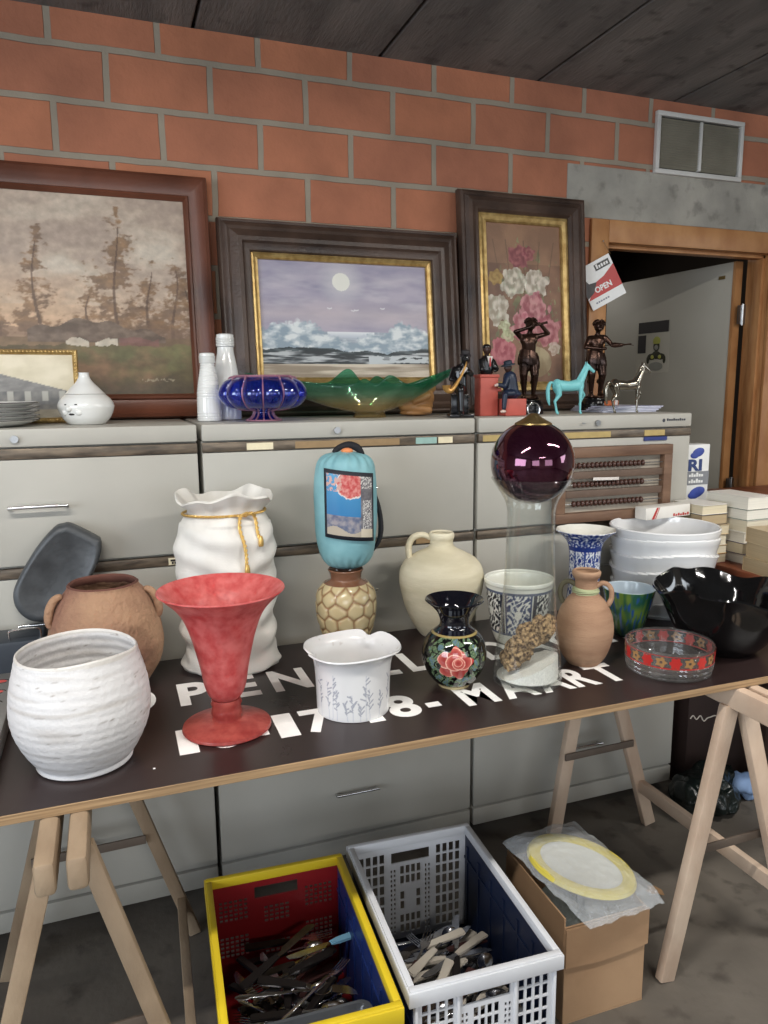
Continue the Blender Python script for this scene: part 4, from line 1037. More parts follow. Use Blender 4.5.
def sea(u, w):
    n1 = fbm(u * 4, w * 9, 1); n2 = fbm(u * 14, w * 26, 2)
    hz = .40
    if w > hz:
        c = mix((146, 142, 162), (172, 164, 178), .5 + .9 * n1)
        c = mix(c, (196, 180, 178), clamp(1 - abs(w - .55) * 6) * .5)
        md = math.hypot((u - .475) / .052, (w - .835) / .078)
        if md < 1: return (226, 224, 214)
        c = mix(c, (206, 204, 204), clamp(1.6 - md * .55) * .6)
        c = mix(c, (198, 192, 196), clamp(fbm(u * 3, w * 9, 12) * 1.3 + .1) * clamp(1 - abs(w - .74) * 4))
        for bx, by in [(.40, .60), (.54, .585), (.56, .59), (.72, .61)]:
            if abs(w - by - abs(u - bx) * .5) < .005 and abs(u - bx) < .014: c = (210, 208, 210)
    else:
        c = mix((72, 78, 84), (150, 150, 150), .5 + fbm(u * 3, w * 46, 3) * 1.5)
        if w > .28: c = mix((140, 150, 162), (176, 182, 190), .5 + fbm(u * 4, w * 60, 5))
        if .10 < w < .28: 
            s_ = fbm(u * 5, w * 40, 7)
            c = mix((44, 50, 54), (186, 190, 192), clamp(.35 + s_ * 2.1))
        if w <= .12: c = mix((150, 136, 118), (206, 194, 176), clamp(.5 + fbm(u * 2.5, w * 30, 8) * 1.5))
        if .35 < w <= hz and .38 < u < .66: c = mix((170, 178, 190), (222, 224, 226), clamp((w - .34) * 16))
    top = .41 + .10 * math.exp(-((u - .20) / .16) ** 2) + .075 * math.exp(-((u - .85) / .13) ** 2) - .07 * math.exp(-((u - .52) / .14) ** 2) + .05 * fbm(u * 9, 3, 4) + .02 * fbm(u * 40, 3, 9)
    bot = .245 + .02 * math.sin(u * 7) + .02 * fbm(u * 9, 8, 1)
    if bot < w < top:
        c = mix(c, mix((140, 156, 168), (216, 220, 220), clamp(.5 + fbm(u * 13, w * 16, 5, 7) * 1.3 + (w - bot) * 1.2 - .2)), clamp((top - w) * 30 + fbm(u * 40, w * 40, 6)))
    elif bot - .03 < w <= bot: c = mix((40, 52, 56), c, .35)
    if .12 < w < .19 and .62 < u and fbm(u * 10, w * 30, 6) > -.1: c = (190, 196, 198)
    return c
framed('seascape_painting', 'moonlit sea painting with breaking waves in a wide dark wooden frame', .820, .616, [(0, -.018), (.006, -.030), (.012, -.028), (.018, -.034), (.028, -.038), (.036, -.034), (.046, -.040), (.060, -.046), (.072, -.044), (.078, -.036), (.092, -.030), (.098, -.030), (.102, -.022)],
       M_dkframe, M_gilt, (.100, .122, -.022), sea, 320, 210, (.762, 2.392, 1.349), .12, -.014)

def flowers(u, w):
    n1 = fbm(u * 4, w * 6, 1)
    c = mix((104, 76, 60), (134, 100, 78), .5 + n1)
    if w > .75: c = mix(c, (160, 124, 94), .4)
    def bloom(cx, cy, r, a, b, n_=6):
        d_ = math.hypot((u - cx) / r, (w - cy) / (r * .52)); an = math.atan2((w - cy) / .52, u - cx)
        if d_ < 1 + .12 * math.sin(n_ * an) + .3 * fbm(u * 12, w * 12, cx * 7):
            return mix(a, b, clamp(.5 + .5 * math.sin(d_ * 9 + an * 2) * .8 + .8 * fbm(u * 24, w * 24, cy * 5)))
    # foliage and vase
    if blob(u, w, .52, .46, .42, .33, 1.0) > .25 and fbm(u * 12, w * 16, 8) > .05: c = mix((92, 88, 62), (138, 134, 96), .5 + n1)
    if math.hypot((u - .62) / .22, (w - .13) / .10) < 1: c = mix((132, 112, 84), (166, 150, 118), .5 + fbm(u * 8, w * 8, 4))
    for sx in (.16, .3, .5, .68, .84):
        if abs(u - sx - (w - .7) * (sx - .5)) < .006 and .55 < w < .9: c = mix(c, (96, 74, 56), .7)
    for cx, cy, r, a, b in [(.42, .79, .13, (110, 46, 58), (154, 86, 92)), (.56, .82, .09, (120, 52, 62), (160, 96, 98)), (.36, .63, .17, (150, 148, 132), (224, 220, 204)), (.66, .63, .17, (160, 154, 138), (228, 222, 208)),
                            (.13, .46, .17, (158, 152, 134), (222, 218, 204)), (.62, .46, .21, (146, 70, 84), (204, 140, 146)), (.46, .35, .17, (160, 78, 92), (206, 142, 148)), (.78, .34, .18, (140, 66, 78), (196, 130, 136)),
                            (.20, .20, .17, (150, 58, 76), (196, 112, 122)), (.27, .30, .08, (150, 160, 120), (196, 200, 160)), (.22, .36, .07, (160, 166, 128), (200, 204, 168)), (.12, .66, .09, (150, 120, 60), (180, 150, 84)), (.88, .22, .08, (180, 160, 144), (210, 196, 180))]:
        q = bloom(cx, cy, r, a, b)
        if q: c = mix(q, c, .22)
    return c
framed('flower_painting', 'tall narrow painting of white and pink flowers in a dark frame with gilt edge', .512, .765, [(0, -.018), (.005, -.030), (.014, -.034), (.020, -.030), (.030, -.040), (.042, -.044), (.052, -.038), (.058, -.034), (.066, -.036), (.074, -.026)],
       M_dkframe, M_gilt, (.073, .105, -.02), flowers, 180, 290, (1.435, 2.392, 1.349), .10, -.014)

def farm(u, w):
    c = mix((196, 186, 160), (216, 206, 182), .5 + fbm(u * 4, w * 4, 2))
    rl = .78 - (u - .30) * .55
    if u > .3 and w < min(.80, rl) : c = mix((116, 114, 112), (140, 138, 134), .5 + fbm(u * 9, w * 12, 2))
    if u <= .3 and w < .82: c = (128, 126, 122)
    if w < .42: c = mix((98, 98, 98), (130, 128, 124), .5 + fbm(u * 12, w * 6, 4))
    if .28 < w < .42 and (u * 8) % 1 < .35: c = (168, 166, 158)
    if w < .14: c = mix((128, 120, 104), (156, 150, 134), .5 + fbm(u * 6, w * 9, 5))
    return c
t = framed('farmhouse_picture', 'small gold-framed picture of a grey farmhouse behind the stack of plates', .36, .198, [(0, -.006), (.003, -.012), (.008, -.014), (.012, -.010), (.014, -.006)], M_gilt, None, None, farm, 110, 60, (-.249, 2.235, 1.349), .10, -.004)
bm = NB()
for sx, sz, ex, ez in [(-.175, .191, .175, .191), (.173, .006, .173, .192), (-.175, .007, .175, .007)]:
    n_ = int(math.hypot(ex - sx, ez - sz) / .009)
    for k in range(n_):
        f = k / n_; ell(bm, (sx + (ex - sx) * f, -.0145, sz + (ez - sz) * f), (.0042, .003, .0030), Matrix.Rotation(.6, 4, 'Y'), 1)
obj('rope_moulding', bm, M_gilt, t)

# ------------------------------------------------------------------ small things on the cabinets
SZ = CH + .0008
M_wh = mat('white_porcelain', (224, 224, 220), .15, var=.02, coat=.5)
# plates
for k in range(5):
    P, no = vessel([(.062, 0), (.070, .001), (.092, .004), (.118, .012), (.128, .016)], .0028, 6, .003)
    o = put('plate', lathe(P, 72), M_wh, ['lowest', 'second from the bottom', 'middle', 'second from the top', 'topmost'][k] + ' white plate in the stack at the left end of the cabinets', 'plate', -.292, 2.09, SZ + .0105 * k, 0, 'stack of white plates')
    bm = NB(); tube(bm, [(.1282 * math.cos(2 * PI * i / 60), .1282 * math.sin(2 * PI * i / 60), .0172) for i in range(60)], .0012, 6, closed=True); obj('dark_rim', bm, mat('rim_line', (60, 56, 54), .4), o)
# onion pot with a face
x, y = -.053, 2.12
on = thing('onion_pot', 'white porcelain onion-shaped pot with a small smiling face', 'pot', (x, y, SZ), face_cam(x, y))
P, no = vessel([(.040, 0), (.046, .002), (.060, .018), (.0695, .040), (.0695, .052), (.062, .066), (.050, .0775)], .003, 8, .004)
obj('bowl', lathe(P, 72), M_wh, on)
bm = lathe([(v.x, v.y) for v in sm([(.0505, .0785, 0), (.046, .083, 0), (.034, .096, 0), (.022, .108, 0), (.0145, .120, 0), (.0125, .130, 0), (.0135, .1335, 0)], 6)] + [(.0, .1345)], 64); obj('lid', bm, M_wh, on)
bm = NB(); M_ink = mat('face_ink', (24, 22, 22), .4)
a0 = -.62
def onp(a_, z_, dr=0.0):
    zs = [(.018, .060), (.040, .0695), (.052, .0695), (.066, .062)]; r_ = .069
    for (za, ra), (zb, rb) in zip(zs, zs[1:]):
        if za <= z_ <= zb: r_ = ra + (rb - ra) * (z_ - za) / (zb - za)
    return ((r_ + dr) * math.cos(a_), (r_ + dr) * math.sin(a_), z_)
ell(bm, onp(a0 + .03, .028, -.004), (.007, .011, .0038), Matrix.Rotation(a0, 4, 'Z'), 2); obj('mouth', bm, M_ink, on)
for s in (-1, 1):
    bm = NB(); ell(bm, onp(a0 + .22 * s + .05, .052, -.0005), (.0016, .0045, .0018), Matrix.Rotation(a0 + .22 * s, 4, 'Z'), 2); obj('eye', bm, M_ink, on)
bm = NB(); ell(bm, onp(a0 - .02, .042, .0), (.008, .008, .008)); obj('nose', bm, M_wh, on)
bm = NB()
for s in (-1, 1): ell(bm, onp(a0 + .04 + s * .30, .034, -.006), (.009, .012, .010))
obj('cheek', bm, M_wh, on)
# white bottles
def bottle(label, x, y, s, H, ribs):
    t = thing('milk_bottle', label, 'bottle', (x, y, SZ), 0, 'white bottles')
    prof = [(v.x, v.y) for v in sm([(.0300 * s, 0, 0), (.0335 * s, .003, 0), (.0335 * s, .02, 0), (.0325 * s, H * .35, 0), (.0305 * s, H * .48, 0), (.025 * s, H * .66, 0), (.0205 * s, H * .78, 0), (.0195 * s, H * .845, 0)], 14 if ribs else 8)]
    f = (lambda t_, r, z, i: ((r + (.0007 * math.sin(z * 900) if .006 < z < H * .84 else 0)) * math.cos(t_), (r + (.0007 * math.sin(z * 900) if .006 < z < H * .84 else 0)) * math.sin(t_), z)) if ribs else None
    obj('body', lathe([(0, 0)] + prof + [(0, H * .85)], 56, f), M_wh, t)
    n_ = []
    for k in range(6): n_ += [(.0205 * s, H * (.848 + k * .018)), (.0228 * s, H * (.854 + k * .018)), (.0228 * s, H * (.860 + k * .018)), (.0205 * s, H * (.865 + k * .018))]
    obj('cap', lathe([(0, H * .846)] + n_ + [(.021 * s, H * .985), (.016 * s, H * .998), (0, H)], 48), M_wh, t)
bottle('shorter white ribbed bottle with screw cap, the left one of the pair', .267, 2.14, 1.0, .188, True)
bottle('taller smooth white bottle with screw cap behind the ribbed one', .330, 2.22, 1.18, .246, False)
# blue lobed bowl
x, y = .405, 2.065
bb = thing('blue_glass_bowl', 'cobalt blue lobed glass bowl held in pink ribs on a short foot', 'bowl', (x, y, SZ), face_cam(x, y))
M_cob = thin_glass('cobalt_glass', (168, 188, 246), .09, (40, 76, 214), 2.2)
M_rib = mat('pink_rib', (146, 100, 116), .3, var=.1)
NL = 12
Pp = [(.046, .001), (.034, .009), (.028, .018), (.029, .028), (.060, .031), (.098, .040), (.120, .062), (.122, .084), (.108, .106), (.088, .117), (.078, .120)]
P, no = vessel(Pp, .003, 8, .004)
def fo(t, r, z, i):
    w_ = abs(math.sin(t * NL / 2)) ** .45; k = clamp((z - .030) / .01) * clamp((.119 - z) / .02)
    r *= 1 - .17 * (1 - w_) * k
    return (r * math.cos(t), r * math.sin(t), z)
obj('lobed_bowl', lathe(P, 240, fo), M_cob, bb)
for k in range(NL):
    a_ = 2 * PI * k / NL
    bm = NB(); tube(bm, [(r_ * (.875 if .034 < z_ < .11 else 1.02) * math.cos(a_), r_ * (.875 if .034 < z_ < .11 else 1.02) * math.sin(a_), z_ + .001) for r_, z_ in Pp], .0024, 7, 4); obj('rib', bm, M_rib, bb)
bm = NB(); tube(bm, [(.0785 * math.cos(2 * PI * i / 60), .0785 * math.sin(2 * PI * i / 60), .122) for i in range(60)], .0030, 8, closed=True); obj('rim_ring', bm, M_rib, bb)
bm = NB(); tube(bm, [(.0485 * math.cos(2 * PI * i / 60), .0485 * math.sin(2 * PI * i / 60), .0026) for i in range(60)], .0022, 8, closed=True); obj('foot_ring', bm, M_rib, bb)

# green to amber pulled glass dish
x, y = .744, 2.150
M_gg = thin_glass('green_amber_glass', (60, 150, 110), .14, None, 1.6, .03, 'Col')
NT, NR = 180, 26; bm = NB(); rows = {}
def boat(t, s_, side):
    c_, s2 = math.cos(t), math.sin(t)
    tr = max(0, c_) ** 60; tl = max(0, -c_) ** 60
    R = .098 + .035 * max(0, c_) ** 4 + .045 * max(0, -c_) ** 4 + .165 * tr + .225 * tl
    R *= (1 - .30 * abs(s2) ** 2)
    Hh = .092 + .062 * tr + .040 * tl + .052 * math.exp(-((t - 2.25) / .42) ** 2) + .020 * math.exp(-((t - 4.35) / .32) ** 2) + .030 * math.exp(-((t - 1.05) / .35) ** 2) + .030 * math.exp(-((t - 5.4) / .35) ** 2)
    r0 = .050
    e = s_ ** 1.15
    r = r0 + (R - r0) * e; z = .018 + (Hh - .018) * s_ ** 1.55 
    if side: r -= .003 * (1 - s_ * .4) ; z += .0028
    return (r * c_, r * s2 * (1 - .0 * s_), z)
for side in (0, 1):
    for j in range(NR + 1):
        rows[(side, j)] = [bm.verts.new(boat(2 * PI * i / NT, j / NR, side)) for i in range(NT)]
for side in (0, 1):
    for j in range(NR):
        for i in range(NT):
            A, B = rows[(side, j)], rows[(side, j + 1)]
            bm.faces.new((A[i], A[(i + 1) % NT], B[(i + 1) % NT], B[i]))
for i in range(NT): bm.faces.new((rows[(0, NR)][i], rows[(0, NR)][(i + 1) % NT], rows[(1, NR)][(i + 1) % NT], rows[(1, NR)][i]))
bm.faces.new([rows[(1, 0)][i] for i in range(NT)])
# foot: lobed ring
ft = [[bm.verts.new((q[0] * math.cos(2 * PI * i / NT) * (1 + .06 * math.cos(5 * 2 * PI * i / NT)), q[0] * math.sin(2 * PI * i / NT) * (1 + .06 * math.cos(5 * 2 * PI * i / NT)), q[1])) for i in range(NT)] for q in ((.044, .012), (.050, .001), (.046, 0))]
prev = rows[(0, 0)]
for q in ft:
    for i in range(NT): bm.faces.new((prev[i], prev[(i + 1) % NT], q[(i + 1) % NT], q[i]))
    prev = q
bm.faces.new(prev[::-1])
o = obj('glass_boat_dish', bm, M_gg, None, (x, y, SZ), (0, 0, -.15), 60)
paint_attr(o, lambda v: mix((226, 200, 142), mix((190, 206, 172), (84, 172, 136), (v.z - .05) / .05), (v.z - .030) / .035))
tag(o, 'long pulled green and amber glass dish with two drawn-out points', 'dish')

# carved wooden figure
x, y = .918, 2.20
M_cw = mat('carved_wood', (150, 104, 62), .4, scale=5, col2=(190, 144, 94), stretch=(1, 1, 7))
bm = NB()
ell(bm, (0, 0, .030), (.058, .036, .030)); ell(bm, (.028, .0, .055), (.034, .030, .034)); ell(bm, (.045, -.008, .086), (.020, .018, .018)); ell(bm, (.052, -.006, .104), (.010, .011, .009)); ell(bm, (-.032, -.012, .036), (.034, .026, .020))
cap(bm, (.03, -.026, .062), (-.02, -.034, .044), .012, .010); cap(bm, (-.05, -.02, .030), (.03, -.035, .018), .013, .012); ell(bm, (0, 0, .008), (.055, .036, .009))
o = blend('wood_carving', bm, M_cw, None, .0028, 3, (x, y, SZ)); o.location.z = SZ + .001
tag(o, 'rounded light wood carving of a crouching figure behind the glass dish', 'figurine')

# jazz figures
M_bk = mat('black_enamel', (16, 16, 18), .25, var=.1, coat=.2); M_skin = mat('figure_brown', (60, 38, 30), .45); M_brass = mat('figure_gold', (196, 150, 84), .35, .6)
M_shirt = mat('shirt_white', (214, 206, 200), .6); M_redp = mat('coral_red', (178, 84, 72), .5, var=.08, scale=20); M_navy = mat('navy_coat', (28, 38, 58), .4, var=.25, scale=30)
x, y = .985, 2.02
sx_ = thing('saxophonist_figurine', 'small black figurine of a seated musician playing a golden saxophone', 'figurine', (x, y, SZ), -.3)
bm = NB(); 
cap(bm, (0, 0, .085), (.0, .004, .135), .020, .022); cap(bm, (0, .004, .135), (.012, -.002, .158), .012, .010)
for s in (-1, 1):
    cap(bm, (.0, s * .012, .085), (-.004, -.030 + s * .012, .080), .013, .011); cap(bm, (-.004, -.030 + s * .012, .080), (-.002, -.030 + s * .014, .016), .010, .007); cap(bm, (-.002, -.030 + s * .014, .012), (-.004, -.046 + s * .014, .009), .008, .006)
cap(bm, (-.018, .0, .140), (-.030, -.024, .112), .009, .008); cap(bm, (-.030, -.024, .112), (-.012, -.040, .106), .007, .006)
cap(bm, (.020, .0, .140), (.030, -.020, .125), .009, .008); cap(bm, (.030, -.020, .125), (.018, -.036, .132), .007, .006)
ell(bm, (.014, -.006, .170), (.0135, .015, .017)); ell(bm, (.014, -.020, .168), (.004, .004, .004))
blend('body', bm, M_bk, sx_, .0018, 2)
bm = lathe([(0, 0), (.017, 0), (.0165, .004), (.012, .006), (.0125, .014), (.010, .018), (0, .019)], 24); obj('hat', bm, mat('hat_dark', (38, 34, 36), .6), sx_, (.015, -.002, .178), (.25, 0, 0))
bm = NB(); tube(bm, [(.014, -.030, .160), (.010, -.040, .150), (-.004, -.046, .120), (-.022, -.052, .092), (-.036, -.056, .078), (-.046, -.056, .082), (-.048, -.056, .094)], [.0022, .0028, .004, .006, .008, .010, .014], 12, 4); obj('saxophone', bm, M_brass, sx_)
bm = NB(); prism(bm, [(-.006, .126), (.010, .150), (.020, .142), (.004, .122)], -.025, -.020, .001); obj('shirt_front', bm, M_shirt, sx_)
bm = NB(); box(bm, -.036, .036, -.050, .030, 0, .010, .003); box(bm, -.026, .026, .0, .030, .010, .068, .003)
for k in range(5): tube(bm, [(.026, -.004, .016 + k * .011), (.026, .032, .016 + k * .011)], .003, 6)
obj('stool_base', bm, M_bk, sx_)

x, y = 1.103, 2.07
pi_ = thing('red_piano', 'small coral red upright piano block for the jazz figurines', 'figurine', (x, y, SZ), 0)
bm = NB(); box(bm, -.033, .028, -.018, .022, 0, .122, .002); box(bm, -.036, .031, -.021, .024, .116, .126, .002); obj('case', bm, M_redp, pi_)
bm = NB(); box(bm, .028, .040, -.018, .020, .074, .086, .002); obj('keyboard', bm, M_redp, pi_)
sg = thing('singer_figurine', 'tiny bust of a singer in black suit and red tie above the red piano', 'figurine', (1.099, 2.07, SZ + .1262), 0)
bm = NB(); cap(bm, (0, 0, .012), (0, 0, .040), .021, .020); cap(bm, (-.020, 0, .040), (-.024, -.014, .014), .009, .007); cap(bm, (.020, 0, .040), (.028, -.014, .016), .009, .007); cap(bm, (.028, -.014, .014), (.016, -.024, .010), .006, .005); ell(bm, (0, 0, .007), (.022, .017, .009)); blend('body', bm, M_bk, sg, .0018, 2)
bm = NB(); ell(bm, (0, -.002, .074), (.012, .013, .0155)); cap(bm, (0, 0, .050), (0, 0, .066), .007, .007); ell(bm, (0, -.015, .073), (.003, .003, .004)); ell(bm, (.0115, 0, .073), (.002, .003, .004)); ell(bm, (-.0115, 0, .073), (.002, .003, .004)); blend('head', bm, M_skin, sg, .0014, 1)
bm = NB(); ell(bm, (0, .001, .082), (.013, .014, .010)); obj('hair', bm, M_bk, sg)
bm = NB(); prism(bm, [(-.010, .054), (.0, .020), (.010, .054)], -.0225, -.0195, .001); obj('shirt', bm, M_shirt, sg)
bm = NB(); prism(bm, [(-.002, .050), (-.003, .026), (0, .021), (.003, .026), (.002, .050)], -.0245, -.0224, .0005); obj('red_tie', bm, mat('tie_red', (170, 40, 44), .5), sg)
pl = thing('pianist_figurine', 'seated figurine in a dark blue coat and hat on a coral red block', 'figurine', (1.172, 2.055, SZ + .0545), 0)
bm = NB(); box(bm, 1.140, 1.213, 2.020, 2.090, SZ, SZ + .052, .0025); o = obj('red_block', bm, M_redp); tag(o, 'small coral red block the seated pianist figurine sits on', 'block')
bm = NB(); cap(bm, (.006, 0, .014), (.0, 0, .062), .025, .021); ell(bm, (.008, 0, .012), (.032, .026, .013)); cap(bm, (-.014, -.010, .060), (-.030, -.020, .036), .010, .009); cap(bm, (-.030, -.020, .036), (-.048, -.016, .040), .008, .006); cap(bm, (.0, -.020, .014), (-.030, -.024, .012), .012, .010); cap(bm, (-.038, -.040, .008), (-.042, -.042, -.030), .009, .007); cap(bm, (-.030, -.026, .010), (-.038, -.040, .008), .010, .009)
blend('coat', bm, M_navy, pl, .0018, 2)
bm = NB(); ell(bm, (-.008, -.002, .092), (.012, .012, .0145)); cap(bm, (-.004, 0, .074), (-.007, -.001, .086), .007, .007); ell(bm, (-.020, -.004, .090), (.003, .003, .004)); blend('head', bm, M_skin, pl, .0014, 1)
bm = lathe([(0, 0), (.022, 0), (.021, .003), (.0135, .005), (.013, .013), (.009, .016), (0, .016)], 24); obj('hat', bm, mat('hat_blue', (34, 44, 56), .6), pl, (-.007, -.002, .098), (0, -.2, 0))
bm = NB(); cap(bm, (-.050, -.016, .040), (-.058, -.016, .038), .005, .004); ell(bm, (-.046, -.045, -.040), (.010, .006, .005)); obj('hand_and_shoe', bm, mat('pale_paint', (200, 176, 164), .5), pl)

# bronze figures
M_brz = mat('dark_bronze', (38, 26, 22), .28, .75, scale=12, col2=(74, 52, 42), vary_rough=.08)
def bronze(name, label, x, y, rz, flute, H=.27):
    t = thing(name, label, 'statuette', (x, y, SZ), rz); t.scale = (1.18, 1.18, 1)
    bm = lathe([(0, 0), (.042, 0), (.043, .006), (.040, .012), (.041, .020), (.041, .034), (.037, .040), (.036, .045), (0, .045)], 40); obj('plinth', bm, mat('black_marble', (22, 20, 22), .2, var=.3, scale=20), t)
    k = H / .27; B = .0462
    S = lambda a_: (a_[0] * k, a_[1] * k, a_[2] * k)
    bm = NB()
    def cp_(p_, q_, r0, r1): cap(bm, S(p_), S(q_), r0 * k, r1 * k)
    ell(bm, (0, 0, .004), (.033, .028, .006))
    hip = (.002, 0, .125)
    for s, kn, an, to in ((-1, (-.013, -.006, .072), (-.010, .004, .018), (-.014, -.016, .009)), (1, (.014, -.012, .072), (.013, .002, .018), (.019, -.018, .009))):
        cp_((s * .011, 0, .122), kn, .0150, .0105); cp_(kn, an, .0100, .0058); cp_((an[0], an[1], .012), to, .0065, .005)
        ell(bm, S((kn[0] * .95, .006, .052)), .0095 * k)
    ell(bm, S((0, .003, .125)), (.021 * k, .016 * k, .018 * k)); cp_((0, .002, .135), (-.002, -.001, .168), .0165, .0185)
    ell(bm, S((-.002, -.003, .174)), (.0225 * k, .0145 * k, .018 * k)); cp_((-.018, 0, .184), (.016, 0, .186), .0085, .0085); cp_((0, 0, .188), (.001, -.003, .203), .0068, .0062)
    hx = (.002, -.007, .219); ell(bm, S(hx), (.0135 * k, .0150 * k, .0170 * k)); ell(bm, S((.002, -.0225, .217)), (.0025 * k, .004 * k, .0032 * k)); ell(bm, S((.002, -.018, .2085)), (.0055 * k, .004 * k, .004 * k))
    if flute:
        cp_((-.021, -.001, .183), (-.036, -.016, .198), .0078, .0064); cp_((-.036, -.016, .198), (.000, -.030, .210), .0062, .0048); ell(bm, S((.004, -.031, .212)), .0055 * k)
        cp_((.020, -.001, .185), (.044, -.012, .192), .0078, .0064); cp_((.044, -.012, .192), (.024, -.028, .216), .0062, .0048); ell(bm, S((.020, -.029, .218)), .0055 * k)
    else:
        cp_((-.021, -.001, .183), (-.032, -.010, .156), .0078, .0064); cp_((-.032, -.010, .156), (.006, -.030, .150), .0062, .0048); ell(bm, S((.012, -.031, .150)), .0058 * k)
        cp_((.020, -.001, .185), (.036, -.006, .164), .0078, .0064); cp_((.036, -.006, .164), (.042, -.026, .158), .0060, .0048); ell(bm, S((.045, -.028, .158)), .0055 * k)
    b_ = blend('figure', bm, M_brz, t, .0020, 3, (0, 0, B))
    bm = NB()
    for j in range(34):
        a_ = j * 2.4; f = (j + .5) / 34; zz = .223 + .014 * f; rr = .0145 * math.sqrt(max(0, 1 - ((f - .15) / .95) ** 2))
        if math.sin(a_) < -.55 and f < .55: continue
        ell(bm, S((.002 + rr * math.cos(a_), -.005 + rr * math.sin(a_), zz)), .0042 * k, sub=1)
    blend('curly_hair', bm, M_brz, t, .0016, 1, (0, 0, B))
    # cloth round the hips
    bm = NB(); pts = 48; rg = []
    for q, (zz, r_) in enumerate([(.140, .0215), (.132, .0235), (.118, .0265), (.106, .0275), (.098, .0265), (.110, .024), (.130, .021)]):
        rg.append([bm.verts.new(S((r_ * math.cos(2 * PI * i / pts) * (1 + .05 * math.sin(9 * 2 * PI * i / pts)), .8 * r_ * math.sin(2 * PI * i / pts) * (1 + .05 * math.sin(7 * 2 * PI * i / pts)), zz - .008 * math.sin(2 * PI * i / pts + 1)))) for i in range(pts)])
    for A_, B_ in zip(rg, rg[1:]):
        for i in range(pts): bm.faces.new((A_[i], A_[(i + 1) % pts], B_[(i + 1) % pts], B_[i]))
    obj('hip_cloth', bm, M_brz, t, (0, 0, B))
    if flute:
        bm = NB(); tube(bm, [S((-.004, -.028, .2095)), S((.040, -.033, .222))], [.0028 * k, .0040 * k], 10); obj('pipe', bm, M_brz, t, (0, 0, B))
    else:
        bm = NB(); ell(bm, S((.036, -.036, .160)), (.014, .005, .009)); ell(bm, S((.050, -.036, .160)), (.010, .005, .007)); tube(bm, [S((.056, -.036, .160)), S((.078, -.038, .163))], [.003, .002], 8); tube(bm, [S((.0, -.036, .155)), S((.04, -.044, .165)), S((.080, -.05, .158))], .0012, 6)
        obj('fiddle', bm, M_brz, t, (0, 0, B))
bronze('flute_boy_statuette', 'dark bronze boy raising a pipe to his mouth in front of the flower painting', 1.296, 2.15, -.45, True, .295)
bronze('fiddler_statuette', 'dark bronze boy holding a fiddle at the right of the turquoise horse', 1.622, 2.24, -.35, False, .305)

# horses
def horse(name, label, m, x, y, rz, k, hoof=None):
    t = thing(name, label, 'figurine', (x, y, SZ), rz)
    S = lambda a_: (a_[0] * k, a_[1] * k, a_[2] * k)
    bm = NB(); cp_ = lambda p_, q_, r0, r1: cap(bm, S(p_), S(q_), r0 * k, r1 * k)
    cp_((-.042, 0, .092), (0, 0, .090), .0185, .0165); cp_((0, 0, .090), (.034, 0, .094), .0165, .0190); ell(bm, S((-.050, 0, .094)), (.018 * k, .017 * k, .020 * k)); ell(bm, S((.044, 0, .092)), (.015 * k, .015 * k, .020 * k))
    cp_((.044, 0, .104), (.062, 0, .134), .0145, .0098); cp_((.062, 0, .134), (.070, 0, .152), .0095, .0078)
    cp_((.070, 0, .154), (.096, 0, .138), .0085, .0048); ell(bm, S((.076, 0, .149)), (.010 * k, .0075 * k, .009 * k)); ell(bm, S((.097, 0, .137)), (.006 * k, .005 * k, .0055 * k))
    for s in (-1, 1): cp_((.066, s * .005, .158), (.066, s * .006, .169), .0032, .0012)
    # mane ridge
    tube(bm, [S((.064, 0, .160)), S((.056, 0, .146)), S((.044, 0, .128)), S((.032, 0, .112))], [.003 * k, .004 * k, .004 * k, .003 * k], 8, 3)
    # hind legs: knee forward, hock back
    for s, kx, hx_, fx in ((-1, -.044, -.062, -.054), (1, -.036, -.052, -.042)):
        cp_((-.052, s * .010, .090), (kx, s * .011, .064), .0135, .0090); cp_((kx, s * .011, .064), (hx_, s * .010, .042), .0080, .0050); cp_((hx_, s * .010, .042), (fx, s * .010, .010), .0045, .0036); cp_((fx, s * .010, .009), (fx + .005, s * .010, .004), .0046, .0042)
    # fore legs: one down, one lifted
    cp_((.044, -.009, .084), (.042, -.009, .050), .0090, .0054); cp_((.042, -.009, .050), (.042, -.009, .010), .0048, .0035); cp_((.042, -.009, .009), (.046, -.009, .004), .0046, .0042)
    cp_((.046, .009, .084), (.066, .009, .062), .0090, .0056); cp_((.066, .009, .062), (.052, .009, .038), .0048, .0036); cp_((.052, .009, .038), (.049, .009, .032), .0042, .0044)
    blend('body', bm, m, t, .0017, 2)
    bm = NB(); tube(bm, [S((-.066, 0, .102)), S((-.078, 0, .100)), S((-.086, 0, .080)), S((-.084, 0, .050)), S((-.078, 0, .030))], [.003 * k, .006 * k, .008 * k, .007 * k, .002 * k], 10, 4); obj('tail', bm, m, t)
    return t
horse('turquoise_horse', 'turquoise painted prancing horse figurine on the right cabinet', mat('turquoise_paint', (116, 188, 190), .45, var=.06), 1.372, 2.03, -.18, .98).scale = (.84, 1, 1)
horse('silver_horse', 'silver metal prancing horse figurine at the right end of the cabinets', mat('silver_plate', (150, 144, 132), .18, .95, scale=20, var=.15), 1.590, 2.03, -.18, .98).scale = (.84, 1, 1)
